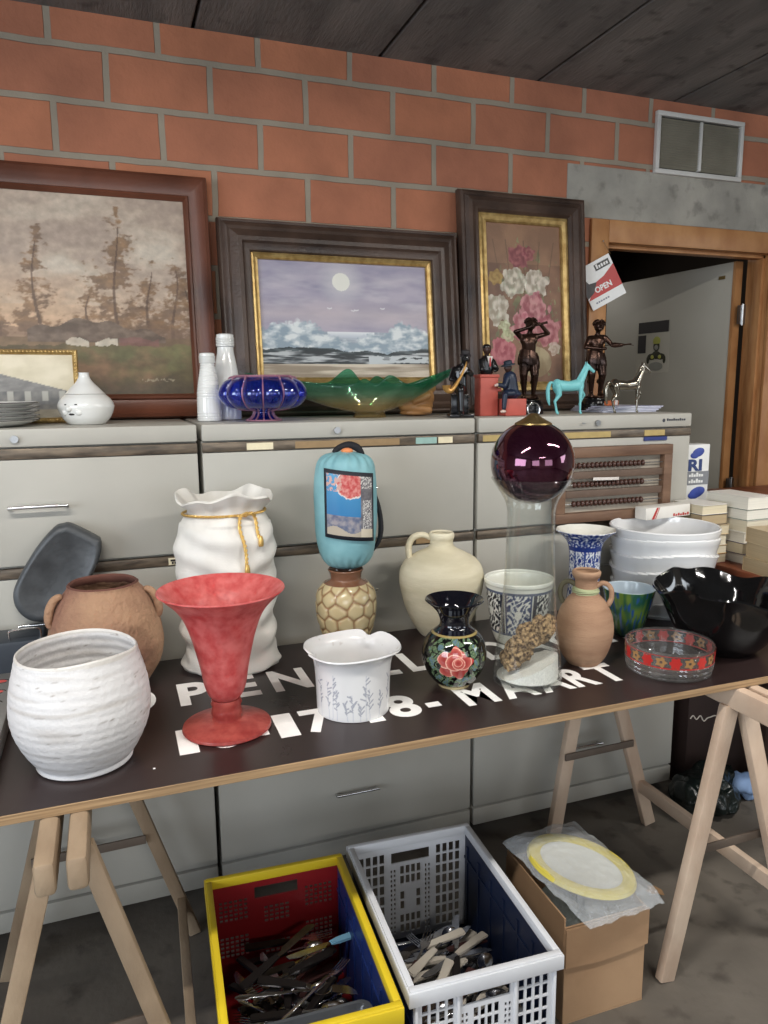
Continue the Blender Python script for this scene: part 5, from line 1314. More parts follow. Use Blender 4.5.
# papers and small packet
M_pap = mat('papers', (206, 208, 218), .7, scale=12, col2=(180, 182, 204))
for k in range(4):
    bm = NB(); box(bm, -.10, .105, -.11, .11, 0, .0045, .001, seg=1)
    o = obj('paper_sheaf', bm, M_pap, None, (1.668 + .006 * k, 2.205 - .003 * k, SZ + .0052 * k), (0, 0, .06 * (k - 1.5)))
    tag(o, ['lowest', 'second from the bottom', 'second from the top', 'topmost'][k] + ' sheaf of pale papers piled at the right end of the cabinets', 'papers', 'papers on the right cabinet')
    bm = NB(); 
    for q in range(5): box(bm, -.09 + q * .036, -.065 + q * .036, -.09, -.06, .0045, .0049)
    obj('print', bm, mat('paper_print', (120, 124, 160), .7), o)
pk = thing('small_packet', 'small orange and white packet lying on the papers behind the silver horse', 'packet', (1.615, 2.13, SZ + .0222), .1)
bm = NB(); box(bm, -.030, .018, -.01, .01, 0, .018, .003); obj('packet_body', bm, mat('packet_orange', (214, 118, 70), .5), pk)
bm = NB(); box(bm, .0, .014, -.0115, .0115, -.0, .019, .003); obj('packet_band', bm, M_shirt, pk)

# ------------------------------------------------------------------ abacus hanging against the right cabinet
M_abw = mat('abacus_wood', (96, 70, 54), .55, scale=5, col2=(124, 96, 76), stretch=(1, 1, 7), bump=.1)
ab = thing('abacus', 'brown wooden frame abacus with rows of dark beads, hung on the right cabinet', 'abacus', (1.475, 1.9275, 1.020), 0)
W_, H_ = .43, .232
for q in [(-W_ / 2, W_ / 2, 0, .030), (-W_ / 2, W_ / 2, H_ - .032, H_)]:
    bm = NB(); box(bm, q[0], q[1], -.016, .012, q[2], q[3], .002); obj('frame_rail', bm, M_abw, ab)
for q in [(-W_ / 2, -W_ / 2 + .032), (W_ / 2 - .032, W_ / 2)]:
    bm = NB(); box(bm, q[0], q[1], -.016, .012, .030, H_ - .032, .002); obj('frame_stile', bm, M_abw, ab)
bm = NB(); box(bm, -W_ / 2 + .03, W_ / 2 - .03, .006, .010, .03, H_ - .03); obj('back_panel', bm, mat('abacus_back', (158, 148, 134), .6), ab)
for zz in (.088, .146):
    bm = NB(); box(bm, -W_ / 2 + .032, W_ / 2 - .032, -.010, .006, zz - .011, zz + .011, .001); obj('cross_slat', bm, mat('slat_grey', (98, 80, 68), .6), ab)
M_bead = mat('bead', (72, 46, 38), .35, var=.15)
bead = None
for zz in (.058, .117, .176):
    bm = NB(); tube(bm, [(-W_ / 2 + .03, -.006, zz), (W_ / 2 - .03, -.006, zz)], .0018, 8); obj('rod', bm, M_steel, ab)
    for k in range(17):
        xx = W_ / 2 - .110 - k * .0158
        if bead is None:
            bm = NB(); ell(bm, (0, 0, 0), (.0068, .0100, .0100), sub=2); b_ = obj('bead', bm, M_bead, ab); bead = b_
        else: b_ = bead.copy(); C.objects.link(b_); b_.parent = ab
        b_.location = (xx, -.006, zz)
bm = NB(); box(bm, -.095, .0, -.024, -.0225, .128, .137, .0005, Matrix.Rotation(.03, 4, 'Y')); obj('paper_tag', bm, M_shirt, ab)
bm = NB(); box(bm, -.02, .02, -.0, .020, H_ - .01, H_ + .0, .001); obj('hanging_hook', bm, M_steel, ab)

# ------------------------------------------------------------------ OPEN card on the door frame
M_card = mat('card_white', (222, 222, 220), .4, var=.02); M_cred = mat('card_red', (176, 52, 50), .4, var=.1); M_cdark = mat('card_dark', (70, 66, 66), .5, var=.3, scale=30)
cdk = thing('open_sign', 'white and red card reading OPEN hanging askew by a string on the door frame', 'sign', (1.787, 2.456, 1.822), 0, None, (0, -.49, -.25))
bm = NB(); box(bm, -.072, .072, -.001, .001, -.078, .085); obj('card', bm, M_card, cdk)
bm = NB(); prism(bm, [(-.072, -.040), (.072, -.040), (.072, .045), (.02, .020), (-.02, .012)], -.0016, -.001); obj('red_band', bm, M_cred, cdk)
bm = NB(); prism(bm, [(-.072, -.032), (-.040, -.020), (-.015, .012), (-.045, .018), (-.052, .034), (-.064, .034), (-.072, .020)], -.0020, -.0015); obj('dark_picture', bm, M_cdark, cdk)
bm = NB(); box(bm, .0, .062, -.0016, -.001, .048, .072); obj('logo_block', bm, M_bk, cdk)
MX = Matrix.Rotation(PI / 2, 4, 'X')
bm = NB(); put_text(bm, 'OPEN', -.034, .036, -.026, .022, Matrix.Translation((0, -.0024, 0)) @ MX, .03); obj('open_lettering', bm, M_card, cdk, smooth=0)
bm = NB()
for k, hh in enumerate((.016, .010, .012, .010, .010)): box(bm, .006 + k * .0105, .013 + k * .0105, -.0020, -.0016, .054, .054 + hh)
obj('logo_mark', bm, M_card, cdk)
bm = NB()
for k in range(6): box(bm, -.050 + k * .010, -.043 + k * .010, -.0014, -.001, -.062, -.056)
obj('small_print', bm, mat('grey_print', (120, 122, 132), .6), cdk)
bm = NB(); tube(bm, [(1.800, 2.470, 1.978), (1.812, 2.466, 1.955), (1.824, 2.456, 1.930)], .001, 6)
bm2 = NB()
o = obj('string', bm, mat('string_brown', (120, 96, 70), .8), cdk); o.matrix_parent_inverse = (Matrix.Translation((1.787, 2.456, 1.822)) @ Euler((0, -.49, -.25)).to_matrix().to_4x4()).inverted()
bm = NB(); ell(bm, (1.800, 2.470, 1.978), .003, sub=2); o = obj('nail', bm, M_steel, cdk); o.matrix_parent_inverse = (Matrix.Translation((1.787, 2.456, 1.822)) @ Euler((0, -.49, -.25)).to_matrix().to_4x4()).inverted()
# ------------------------------------------------------------------ book table, books and the things by it
M_rw = mat('redwood_board', (112, 58, 40), .4, scale=5, col2=(146, 84, 58), stretch=(9, 1, 1), bump=.1)
M_dkw = mat('dark_chest', (46, 32, 26), .55, scale=4, col2=(70, 48, 38))
bt_ = thing('book_table', 'reddish-brown wooden table holding the books right of the cabinets', 'table', (2.4, 1.65, 0))
bm = NB(); box(bm, -.60, .62, -.28, .29, .845, .87, .003); obj('top', bm, M_rw, bt_)
bm = NB(); box(bm, -.58, .60, .24, .27, .76, .845, .002); obj('apron', bm, M_dkw, bt_)
for a_ in (-.22, .58):
    for b_ in (-.25, .26): bm = NB(); box(bm, a_ - .02, a_ + .02, b_ - .02, b_ + .02, 0, .845, .003); obj('leg', bm, M_dkw, bt_)
ch = thing('wooden_chest', 'dark wooden chest with a reddish top standing before the doorway', 'chest', (2.35, 2.29, 0))
bm = NB(); box(bm, -.50, .52, -.14, .14, 0, .985, .004); obj('carcass', bm, M_dkw, ch)
bm = NB(); box(bm, -.52, .54, -.30, .155, .985, 1.005, .003); obj('top', bm, M_rw, ch)
for a_ in (-.47, .03):
    bm = NB(); box(bm, a_, a_ + .46, -.152, -.139, .06, .94, .003); dd = obj('door', bm, M_dkw, ch)
    bm = NB(); ell(bm, (a_ + (.40 if a_ < 0 else .05), -.160, .5), .012); obj('knob', bm, M_steel, dd)
M_pages = [mat('pages_' + n_, c_, .8, scale=3, var=.06, stretch=(1, 1, 140)) for n_, c_ in (('cream', (212, 200, 172)), ('ivory', (222, 214, 192)), ('tan', (176, 156, 124)), ('white', (224, 220, 208)))]
M_cov = [mat('cover_' + n_, c_, .5, var=.06) for n_, c_ in (('white', (222, 218, 210)), ('sand', (190, 170, 136)), ('purple', (76, 60, 92)), ('maroon', (118, 52, 48)), ('black', (40, 36, 38)), ('green', (92, 110, 92)), ('ochre', (196, 160, 92)))]
def book(label, x, y, z, w, d_, h, rz, ci, pi, group):
    """lying book, page edges towards the camera (-y)"""
    t = thing('paperback', label, 'book', (x, y, z), rz, group)
    bm = NB(); c_ = .0012
    box(bm, -w / 2, w / 2, -d_ / 2, d_ / 2, 0, c_); box(bm, -w / 2, w / 2, -d_ / 2, d_ / 2, h - c_, h); box(bm, -w / 2, w / 2, d_ / 2 - c_, d_ / 2, c_, h - c_); obj('cover', bm, M_cov[ci], t)
    bm = NB(); box(bm, -w / 2 + .002, w / 2 - .002, -d_ / 2 + .003, d_ / 2 - c_, c_, h - c_); obj('pages', bm, M_pages[pi], t)
    return t
ORD = ['lowest', 'second from the bottom', 'third from the bottom', 'fourth from the bottom', 'fifth from the bottom', 'sixth from the bottom', 'topmost']
random.seed(11)
def stack(where, group, x, y, z, w, d_, hs, covs, pgs, rz=0, jit=.006):
    n_ = len(hs)
    for k, h in enumerate(hs):
        nm = ORD[k] if k < n_ - 1 else 'topmost'
        book(f'{nm} paperback, page edges showing, in {where}', x + random.uniform(-jit, jit), y + random.uniform(-jit, jit) * .4, z, w, d_, h, rz + random.uniform(-.03, .03), covs[k % len(covs)], pgs[k % len(pgs)], group)
        z += h + .0006
    return z
TB = .8705
stack('the stack directly behind the ribbed planter', 'books stacked behind the planter', 1.795, 1.885, TB, .105, .13, [.030, .028, .034, .032, .034, .030], [3, 6, 0, 1, 4, 0], [0, 1, 1, 0, 2, 0])
stack('the second stack from the planter', 'books in the second stack', 1.925, 1.865, TB, .105, .17, [.030, .036, .034, .038, .034, .040], [0, 2, 0, 0, 5, 0], [3, 0, 3, 1, 3, 3], .06)
stack('the stack at the right picture edge', 'books in the third stack', 2.075, 1.860, TB, .135, .17, [.036, .034, .036, .038, .040], [4, 0, 1, 0, 0], [0, 1, 0, 2, 3], .03)
stack('the low front stack of tan books', 'tan books in the front stack', 1.925, 1.635, TB, .23, .15, [.042, .046, .046], [1, 1, 1], [2, 2, 2], -.12)
bk = thing('white_book', 'large white book with a red stripe lying across the ribbed planter', 'book', (1.640, 1.884, 1.0245), .04, None, (0, -.02, .05))
bm = NB(); box(bm, -.095, .085, -.027, .022, 0, .038, .002); obj('cover', bm, M_cov[0], bk)
bm = NB(); box(bm, -.094, .084, -.020, .0225, .003, .035, 0); obj('pages', bm, M_pages[3], bk)
bm = NB(); prism(bm, [(-.072, .001), (-.062, .001), (-.045, .037), (-.052, .037)], -.0278, -.0270); prism(bm, [(-.058, .001), (-.056, .001), (-.040, .037), (-.042, .037)], -.0278, -.0270); obj('red_stripe', bm, M_cred, bk)
bm = NB()
for k in range(7): box(bm, .015 + k * .0095, .0215 + k * .0095, -.0278, -.027, .004, .0125 - .003 * (k % 2))
obj('red_print', bm, M_cred, bk)
mg = thing('magazine', 'cream magazine lying flat on the red-brown book table', 'magazine', (2.02, 1.48, TB), .3)
bm = NB(); box(bm, -.10, .10, -.07, .07, 0, .005, .001, seg=1); obj('pages', bm, M_pages[1], mg)
bm = NB(); box(bm, -.09, .02, -.05, .03, .005, .0056); obj('cover_picture', bm, M_cov[1], mg)
# blue and white carton
ct = thing('blue_white_carton', 'upright white carton with blue pictures and lettering beside the right cabinet', 'carton', (1.845, 1.985, 1.0062), 0)
M_cb = mat('carton_blue', (58, 74, 148), .4, var=.2, scale=30)
ct.location = (1.880, 2.032, 1.0062)
bm = NB(); box(bm, -.050, .046, -.03, .03, 0, .232, .002); obj('carton', bm, M_card, ct)
bm = NB(); box(bm, -.049, .046, -.0312, -.03, .094, .140); obj('grey_band', bm, mat('band_grey', (126, 128, 132), .5), ct)
YM = lambda z0: Matrix.Translation((0, -.0318, 0)) @ MX
bm = NB(); put_text(bm, 'RI', -.044, .014, .142, .040, YM(0), .04); obj('blue_letters', bm, mat('letter_blue', (48, 66, 116), .4), ct, smooth=0)
bm = NB()
for r_ in (.122, .101):
    for k in range(6): box(bm, -.040 + k * .0105, -.032 + k * .0105, -.0324, -.0312, r_, r_ + (.008, .012, .008, .014, .009, .008)[k])
obj('white_script', bm, M_card, ct, smooth=0)
for c_, r_, n_ in [((-.004, -.031, .205), (.026, .0015, .015), 'blue_picture'), ((.0, -.031, .068), (.034, .0015, .018), 'blue_picture')]:
    bm = NB(); ell(bm, c_, r_, Matrix.Rotation(-.25, 4, 'Y')); ell(bm, (c_[0] - .015, c_[1], c_[2] - .010), (r_[0] * .7, .0015, r_[2] * .7)); obj(n_, bm, M_cb, ct)
# dark box, bin bag and cloth under the book table
M_dbox = mat('dark_carton', (44, 30, 26), .6, var=.15)
db = thing('dark_box', 'dark brown carton with pale script lettering under the book table', 'box', (2.02, 1.78, .12))
db.location = (2.12, 2.045, 0)
bm = NB(); box(bm, -.26, .24, -.09, .09, .0, .50, .004); obj('carton', bm, M_dbox, db)
bm = NB(); tube(bm, [(-.252 + i * .0052, -.0915, .270 + .010 * math.sin(i * .9) * (.5 + .5 * math.sin(i * .23)) + .006 * math.sin(i * .37) - i * .0006) for i in range(44)], .0022, 6, 1); obj('script_lettering', bm, mat('script_pale', (206, 196, 182), .6), db)
bm = NB(); random.seed(5)
for k in range(9): ell(bm, (random.uniform(-.10, .10), random.uniform(-.05, .05), random.uniform(.04, .10)), (random.uniform(.05, .08), random.uniform(.04, .06), random.uniform(.04, .06)), sub=3)
for v in bm.verts:
    n_ = noise.noise(v.co * 22); v.co += Vector((n_, noise.noise(v.co * 26 + Vector((3, 3, 3))), noise.noise(v.co * 30 + Vector((7, 1, 2))))) * .022
    v.co.z = max(v.co.z, 0)
o = blend('bin_bag', bm, mat('black_plastic', (18, 26, 24), .22, var=.2, bump=.5, bscale=30), None, .006, 0, (1.855, 1.825, 0.001), (0, 0, .2)); tag(o, 'crumpled shiny black-green plastic bag on the floor by the right cabinet', 'bag')
bm = NB()
for k in range(5): ell(bm, (random.uniform(-.05, .05), random.uniform(-.02, .02), random.uniform(.03, .07)), (random.uniform(.03, .05), .03, random.uniform(.025, .04)), sub=3)
for v in bm.verts: v.co += Vector((noise.noise(v.co * 30), noise.noise(v.co * 26), noise.noise(v.co * 33))) * .014; v.co.z = max(v.co.z, 0)
o = blend('blue_cloth', bm, mat('pale_blue_cloth', (132, 158, 196), .8, var=.1, bump=.2), None, .004, 1, (2.035, 1.83, .001), (0, 0, 0)); tag(o, 'crumpled pale blue cloth on the floor under the book table', 'cloth')

# ------------------------------------------------------------------ crates
def crate(name, label, x, y, rz, mats, W=.328, L=.485, H=.30, hole='slot'):
    """rim, two lattice end panels, two long side panels, floor"""
    m_rim, m_end, m_side, m_floor = mats
    t = thing(name, label, 'crate', (x, y, 0), rz)
    bm = NB(); e = .014; hr = .024
    for q in [(-W / 2, W / 2, -L / 2, -L / 2 + e), (-W / 2, W / 2, L / 2 - e, L / 2), (-W / 2, -W / 2 + e, -L / 2 + e, L / 2 - e), (W / 2 - e, W / 2, -L / 2 + e, L / 2 - e)]:
        box(bm, q[0], q[1], q[2], q[3], H - hr, H, .003)
    for q in [(-W / 2 - .003, W / 2 + .003, -L / 2 - .003, -L / 2 + .003), (-W / 2 - .003, W / 2 + .003, L / 2 - .003, L / 2 + .003), (-W / 2 - .003, -W / 2 + .003, -L / 2, L / 2), (W / 2 - .003, W / 2 + .003, -L / 2, L / 2)]:
        box(bm, q[0], q[1], q[2], q[3], H - hr - (.012 if hole == 'slot' else .016), H - .004, .002)
    obj('rim', bm, m_rim, t)
    w = W - .02; h = H - hr - .012
    hs = []
    hw = .052
    hs.append((w / 2 - hw, w / 2 + hw, h - .046, h - .016))
    if hole == 'slot':
        def slots(x0, x1, n_, rows, z0, dz, fr=.70):
            p_ = (x1 - x0) / n_
            for i in range(n_):
                for j in range(rows): hs.append((x0 + i * p_ + p_ * (1 - fr) / 2, x0 + i * p_ + p_ * (1 + fr) / 2, z0 + j * dz + .0022, z0 + (j + 1) * dz - .0022))
        dz = (h - .04) / 8
        slots(.014, .086, 4, 8, .014, dz * 1.06); slots(w - .086, w - .014, 4, 8, .014, dz * 1.06)
        dzc = (h - .075) / 14
        slots(.098, .116, 2, 14, .014, dzc, .55); slots(w - .116, w - .098, 2, 14, .014, dzc, .55)
        slots(.124, w - .124, 4, 2, .014, dz); slots(.124, w - .124, 4, 2, h - .11, dz)
        slots(.124, .140, 1, 2, .014 + 2.4 * dz, dz); slots(w - .140, w - .124, 1, 2, .014 + 2.4 * dz, dz)
    else:
        for (x0, x1) in ((.016, .086), (w / 2 - .032, w / 2 + .032), (w - .086, w - .016)):
            n_ = 6 if x1 - x0 > .066 else 5
            for i in range(n_):
                for j in range(5 if n_ == 6 else 4):
                    p_ = (x1 - x0) / n_; zz = h - .035 - (j + 1) * .0115 - (0 if n_ == 6 else .032)
                    hs.append((x0 + i * p_ + .002, x0 + (i + 1) * p_ - .002, zz, zz + .0072))
                    zz -= .095
                    if zz > .01: hs.append((x0 + i * p_ + .002, x0 + (i + 1) * p_ - .002, zz, zz + .0072))
    for s in (-1, 1):
        bm = NB(); holes(bm, w, h, .004, hs, Matrix.Translation((-w / 2, s * (L / 2 - .010) - .002, .012))); o = obj('end_panel', bm, m_end, t, smooth=0)
        # ribs stiffening the panel
        bm = NB()
        for xx in (-w / 2 + .004, -.062, .062, w / 2 - .004): box(bm, xx - .003, xx + .003, s * (L / 2 - .006) - .004, s * (L / 2 - .006) + .004, .012, h, .001)
        obj('rib', bm, m_end, o)
        bm = NB(); xx = s * (W / 2 - .010)
        box(bm, xx - .002, xx + .002, -L / 2 + .014, L / 2 - .014, .012, H - .02)
        for k in range(7):
            yy = -L / 2 + .03 + k * (L - .06) / 6; box(bm, xx - .004 * (1 if s > 0 else 0) - .001, xx + .004 * (1 if s < 0 else 0) + .001, yy - .004, yy + .004, .02, H - .05)
        box(bm, xx - .005, xx + .005, -L / 2 + .014, L / 2 - .014, H - .09, H - .084)
        obj('side_panel', bm, m_side, t)
    bm = NB(); box(bm, -W / 2 + .012, W / 2 - .012, -L / 2 + .012, L / 2 - .012, .004, .012); obj('floor_panel', bm, m_floor, t)
    return t
P_yel = mat('plastic_yellow', (212, 184, 40), .4, var=.04); P_red = mat('plastic_red', (132, 24, 28), .4, var=.06); P_blue = mat('plastic_blue', (30, 48, 104), .4, var=.06)
P_wht = mat('plastic_white', (202, 203, 206), .4, var=.03); P_navy = mat('plastic_navy', (18, 28, 52), .4, var=.06)
CR = [(.294, 1.383, -.055), (.646, 1.388, -.055)]
crate('folding_crate', 'folding crate with yellow rim, red ends and blue sides, full of cutlery', *CR[0], (P_yel, P_red, P_blue, P_red), hole='dots')
crate('folding_crate', 'folding crate with white rim and lattice ends and dark blue sides, part full of cutlery', *CR[1], (P_wht, P_wht, P_navy, P_navy))

# ------------------------------------------------------------------ cutlery
M_sil = mat('cutlery_steel', (178, 178, 182), .2, 1.0, var=.15, scale=30)
M_hand = {'dark': mat('handle_black', (22, 18, 18), .35, var=.2), 'brown': mat('handle_brown', (58, 32, 30), .45, var=.25, scale=30), 'ivory': mat('handle_ivory', (172, 164, 152), .4, var=.05), 'steel': M_sil, 'blue': mat('handle_blue', (120, 170, 196), .4)}
def cutlery(kind, hk):
    t = thing('table_' + kind, '', kind, (0, 0, 0)); m = M_hand[hk]
    bm = NB()
    if hk == 'steel': box(bm, -.105, .0, -.004, .004, -.001, .001, .0008, seg=1); ell(bm, (-.10, 0, 0), (.02, .008, .0013), sub=2)
    else: prism(bm, [(-.105, -.0085), (-.100, -.011), (-.02, -.0075), (0, -.006), (0, .006), (-.02, .0075), (-.100, .011), (-.105, .0085)], -.0035, .0035, .0022, M=Matrix.Rotation(PI / 2, 4, 'X'))
    obj('handle', bm, m, t)
    bm = NB(); X_ = Matrix.Rotation(PI / 2, 4, 'X')
    if kind == 'knife':
        prism(bm, [(0, -.004), (.012, -.004), (.018, -.009), (.09, -.010), (.108, -.003), (.112, .006), (.10, .0075), (.015, .0065), (0, .004)], -.0007, .0007, M=X_); n_ = 'blade'
    elif kind == 'fork':
        box(bm, 0, .045, -.0028, .0028, -.001, .001); prism(bm, [(.04, -.003), (.052, -.011), (.064, -.012), (.064, .012), (.052, .011), (.04, .003)], -.0008, .0008, M=X_)
        for k in range(4): yy = -.0100 + k * .0067; tube(bm, [(.062, yy, 0), (.08, yy, .001), (.100, yy, .005)], [.0016, .0015, .0007], 6, 2)
        n_ = 'tines'
    else:
        box(bm, 0, .048, -.0028, .0028, -.001, .001); b2 = len(bm.verts)
        P_ = [(0, -.0075), (.006, -.0068), (.012, -.0035), (.016, .0), (.0165, .0008), (.0155, .0008), (.0115, -.0022), (.006, -.0056), (0, -.0063)]
        lathe(P_, 28, None, True, bm); bm.verts.ensure_lookup_table()
        for v in bm.verts[b2:]: v.co = Vector((.064 + v.co.x * 1.5, v.co.y * 1.05, v.co.z + .001))
        n_ = 'bowl'
    obj(n_, bm, M_sil, t); return t
def ctree(o, parent=None):
    c_ = o.copy(); C.objects.link(c_); c_.parent = parent
    for chd in list(o.children): 
        k = chd.copy(); C.objects.link(k); k.parent = c_
    return c_
HN = {'dark': 'black-handled', 'brown': 'brown-handled', 'ivory': 'ivory-handled', 'steel': 'all-steel', 'blue': 'light blue-handled'}
def fill(cr, n, kinds, where, z0, dz, seed, xlim, ylim):
    random.seed(seed); protos = {}
    cx, cy, rz = cr
    for k in range(n):
        kd, hk = kinds[k % len(kinds)]
        key = (kd, hk)
        if key not in protos: o = cutlery(kd, hk); protos[key] = o
        else: o = ctree(protos[key])
        o['group'] = f'{HN[hk]} {"knives" if kd == "knife" else kd + "s"} in the {where} crate'
        a_ = random.choice([random.gauss(.35, .35), random.gauss(.35, .35), random.uniform(0, PI)]) + random.choice((0, PI))
        ex, ey = abs(math.cos(a_)) * .110 + .010, abs(math.sin(a_)) * .110 + .010
        lx = random.uniform(-1, 1) * max(.001, xlim - ex); ly = ylim[0] + ey + random.random() * max(.001, ylim[1] - ylim[0] - 2 * ey)
        p_ = Matrix.Rotation(rz, 3, 'Z') @ Vector((lx, ly, 0))
        tilt = random.uniform(-.10, .10) if k < n - 6 else random.uniform(-.16, .16)
        row = ('far end' if ly > ylim[0] + (ylim[1] - ylim[0]) * .62 else 'middle' if ly > ylim[0] + (ylim[1] - ylim[0]) * .38 else 'near end')
        side = 'left' if lx < -.018 else 'right' if lx > .018 else 'centre'
        aa = a_ % (2 * PI); hd = ('handle left', 'handle forward', 'handle right', 'handle back')[int(((aa + PI / 4) % (2 * PI)) / (PI / 2))]
        dp = 'on top' if k > n * .78 else 'fairly high' if k > n * .5 else 'half buried' if k > n * .25 else 'deep down'
        o['label'] = f'{HN[hk]} {kd} {dp}, {side}, {row} of {where} crate, {hd}'
        o.location = (cx + p_.x, cy + p_.y, z0 + dz * k + .0); o.rotation_euler = (random.uniform(-.25, .25), tilt, a_ + rz)
B1 = [('knife', 'dark'), ('fork', 'dark'), ('knife', 'dark'), ('fork', 'steel'), ('spoon', 'dark'), ('knife', 'dark'), ('spoon', 'steel'), ('fork', 'brown'), ('knife', 'steel')]
fill(CR[0], 88, B1, 'yellow-rimmed', .040, .00155, 21, .148, (-.222, .19))
B2 = [('knife', 'ivory'), ('fork', 'brown'), ('spoon', 'ivory'), ('knife', 'brown'), ('fork', 'steel'), ('knife', 'ivory'), ('spoon', 'steel'), ('knife', 'dark'), ('fork', 'ivory')]
fill(CR[1], 70, B2, 'white-rimmed', .035, .00150, 5, .148, (-.222, .15))
o = cutlery('knife', 'blue'); o['label'] = 'single light blue-handled knife on top of the cutlery in the yellow-rimmed crate'; o.location = (.40, 1.47, .182); o.rotation_euler = (0, -.12, PI + .25)
# clear tray at the front of the yellow crate
ty_ = thing('plastic_tray', 'shallow clear grey plastic tray lying on the cutlery in the yellow-rimmed crate', 'tray', (.286, 1.212, .192), -.02, None, (.12, 0, -.05))
bm = NB(); M_tray = thin_glass('clear_plastic', (176, 180, 184), .45, (150, 154, 160), 1.4, .1)
rr = lambda w, d_, r, n_=6: [(sx * (w - r) + r * math.cos(a0_ + PI / 2 * i / n_), sy * (d_ - r) + r * math.sin(a0_ + PI / 2 * i / n_)) for sx, sy, a0_ in ((1, 1, 0), (-1, 1, PI / 2), (-1, -1, PI), (1, -1, 1.5 * PI)) for i in range(n_ + 1)]
LP = []
for w, d_, z in [(.112, .032, 0), (.124, .042, .026), (.130, .046, .027), (.130, .046, .029), (.123, .041, .028), (.110, .030, .002)]: LP.append([bm.verts.new((p_[0], p_[1], z)) for p_ in rr(w, d_, .022)])
for A_, B_ in zip(LP, LP[1:]):
    for i in range(len(A_)): bm.faces.new((A_[i], A_[(i + 1) % len(A_)], B_[(i + 1) % len(A_)], B_[i]))
bm.faces.new(LP[0][::-1]); bm.faces.new(LP[-1]); obj('tray', bm, M_tray, ty_)

# ------------------------------------------------------------------ cardboard box and wrapped plate
M_cdb = mat('cardboard', (150, 118, 88), .8, scale=4, col2=(170, 138, 106), bump=.08, bscale=40)
cb = thing('cardboard_box', 'open brown cardboard box on the floor right of the white-rimmed crate', 'box', (.992, 1.385, 0), -.02)
w_, l_, h_ = .218, .275, .248; e = .004
for q in [(-w_ / 2, w_ / 2, -l_ / 2, -l_ / 2 + e), (-w_ / 2, w_ / 2, l_ / 2 - e, l_ / 2), (-w_ / 2, -w_ / 2 + e, -l_ / 2 + e, l_ / 2 - e), (w_ / 2 - e, w_ / 2, -l_ / 2 + e, l_ / 2 - e)]:
    bm = NB(); box(bm, q[0], q[1], q[2], q[3], .004, h_ + (.02 if q[0] == -w_ / 2 and q[1] < 0 else 0), .001, seg=1); obj('wall', bm, M_cdb, cb)
bm = NB(); box(bm, -w_ / 2, w_ / 2, -l_ / 2, l_ / 2, 0, .004); obj('bottom', bm, M_cdb, cb)
bm = NB(); prism(bm, [(-w_ / 2 - .001, h_ - .002), (-w_ / 2 - .001, h_ - .098), (-.02, h_ - .104), (.06, h_ - .10), (w_ / 2 + .003, h_ - .094), (w_ / 2 + .003, h_ - .002)], -l_ / 2 - .007, -l_ / 2 - .002, .0006); obj('folded_flap', bm, M_cdb, cb)
bm = NB(); box(bm, -w_ / 2 + .002, w_ / 2 - .002, 0, .004, 0, .09, .001, Matrix.Translation((0, -l_ / 2 - .004, .002)) @ Matrix.Rotation(PI / 2 * .985, 4, 'X')); 
bm.free()
# bubble-wrapped oval dish
wp = thing('wrapped_oval_dish', 'oval yellow-rimmed dish wrapped in bubble wrap lying on the cardboard box', 'dish', (.992, 1.362, .270), 0, None, (.08, .04, .57))
M_bub = mat('bubble_wrap', (222, 226, 228), .18, trans=.0, alpha=.30, var=.03, bump=.9, bscale=140, coat=.4)
bm = lathe([(0, .016), (.055, .016), (.075, .020), (.083, .028), (.086, .034), (.083, .036), (.074, .033), (.060, .024), (.0, .021)], 90, lambda t, r, z, i: (r * 1.0 * math.cos(t) * .98, r * 1.32 * math.sin(t), z))
obj('inner_dish', bm, mat('dish_grey', (196, 196, 188), .35, var=.05), wp)
bm = lathe([(.0755, .0345), (.083, .038), (.093, .040), (.104, .038), (.108, .030), (.104, .026), (.086, .028), (.0755, .0345)], 100, lambda t, r, z, i: ((r) * math.cos(t) * .98, (r * 1.0 + .024) * math.sin(t), z))
obj('yellow_rim', bm, mat('rim_yellow', (196, 180, 74), .4, var=.05), wp)
NX, NY = 60, 80; bm = NB()
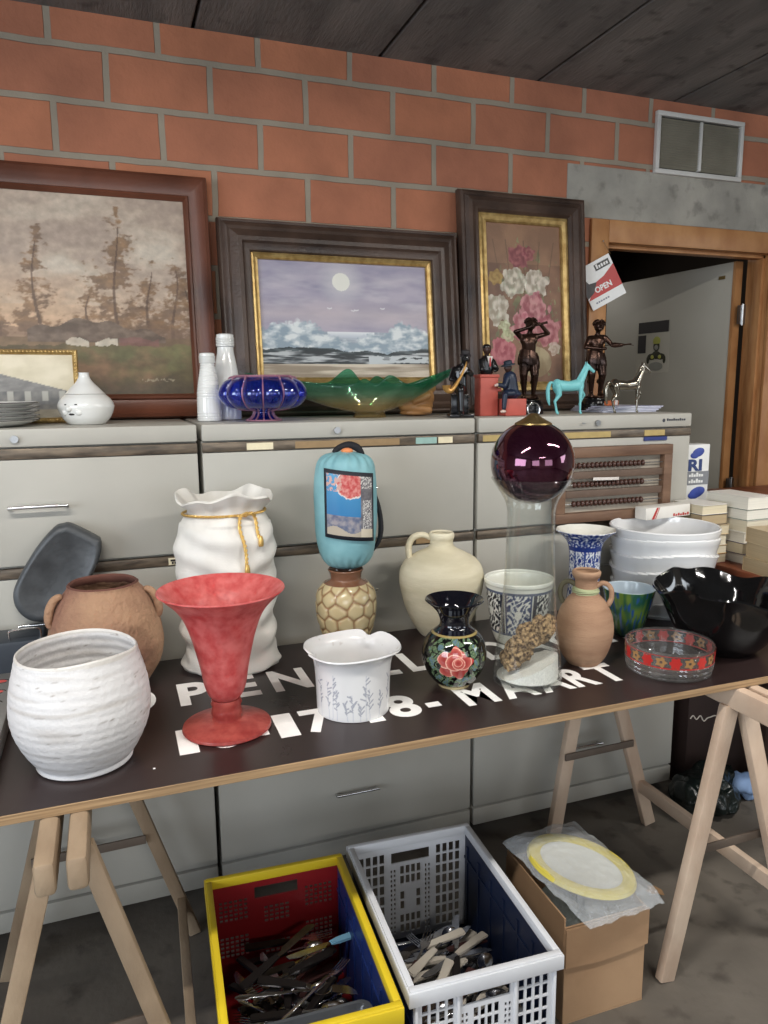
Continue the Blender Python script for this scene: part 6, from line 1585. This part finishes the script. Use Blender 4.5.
def wr(i, j, s):
    u = i / NX * 2 - 1; v_ = j / NY * 2 - 1
    sx, sy = .112, .160
    x_ = u * sx * (1 + .05 * noise.noise(Vector((v_ * 3, 1, 0)))) ; y_ = v_ * sy * (1 + .05 * noise.noise(Vector((u * 3, 5, 0))))
    e_ = max(abs(u), abs(v_)); th = .030 * (1 - e_ ** 4) + .0008
    z_ = .0305 + .006 * noise.noise(Vector((u * 3, v_ * 3, 2))) * e_ + s * th + .003 * noise.noise(Vector((u * 9, v_ * 9, 4 + s)))
    if e_ > .85: z_ -= (e_ - .85) * .10
    ca, sa = math.cos(-.45), math.sin(-.45)
    return (x_ * ca - y_ * sa, x_ * sa + y_ * ca, z_)
for s in (-1, 1):
    g_ = [[bm.verts.new(wr(i, j, s)) for i in range(NX + 1)] for j in range(NY + 1)]
    for j in range(NY):
        for i in range(NX): bm.faces.new((g_[j][i], g_[j][i + 1], g_[j + 1][i + 1], g_[j + 1][i]))
obj('bubble_wrap', bm, M_bub, wp)
bm = NB()
for k in range(14): 
    a_ = random.uniform(0, 6.3); ell(bm, (.04 * math.cos(a_) * random.random(), .06 * math.sin(a_) , -.03 + random.uniform(-.02, .02)), (.04, .05, .02), sub=2)
for v in bm.verts: v.co += Vector((noise.noise(v.co * 40), noise.noise(v.co * 41), noise.noise(v.co * 39))) * .012
o = blend('packing_bubble_wrap', bm, mat('bubble_wrap_grey', (150, 158, 156), .3, var=.2, bump=.6, bscale=60), None, .005, 0, (.985, 1.385, .165), (0, 0, 0)); tag(o, 'crumpled grey bubble wrap stuffed inside the cardboard box', 'bubble wrap')
# dry leaf on the floor
bm = NB(); prism(bm, [(0, 0), (.018, .012), (.024, .034), (.012, .052), (.002, .044), (-.010, .050), (-.014, .028), (-.006, .018)], -.0008, .0008, M=Matrix.Rotation(-PI / 2, 4, 'X'))
o = obj('dry_leaf', bm, mat('leaf_tan', (150, 118, 84), .8), None, (1.40, 1.52, .003), (0, 0, .6)); tag(o, 'small dry tan leaf on the floor between the trestle legs', 'leaf')
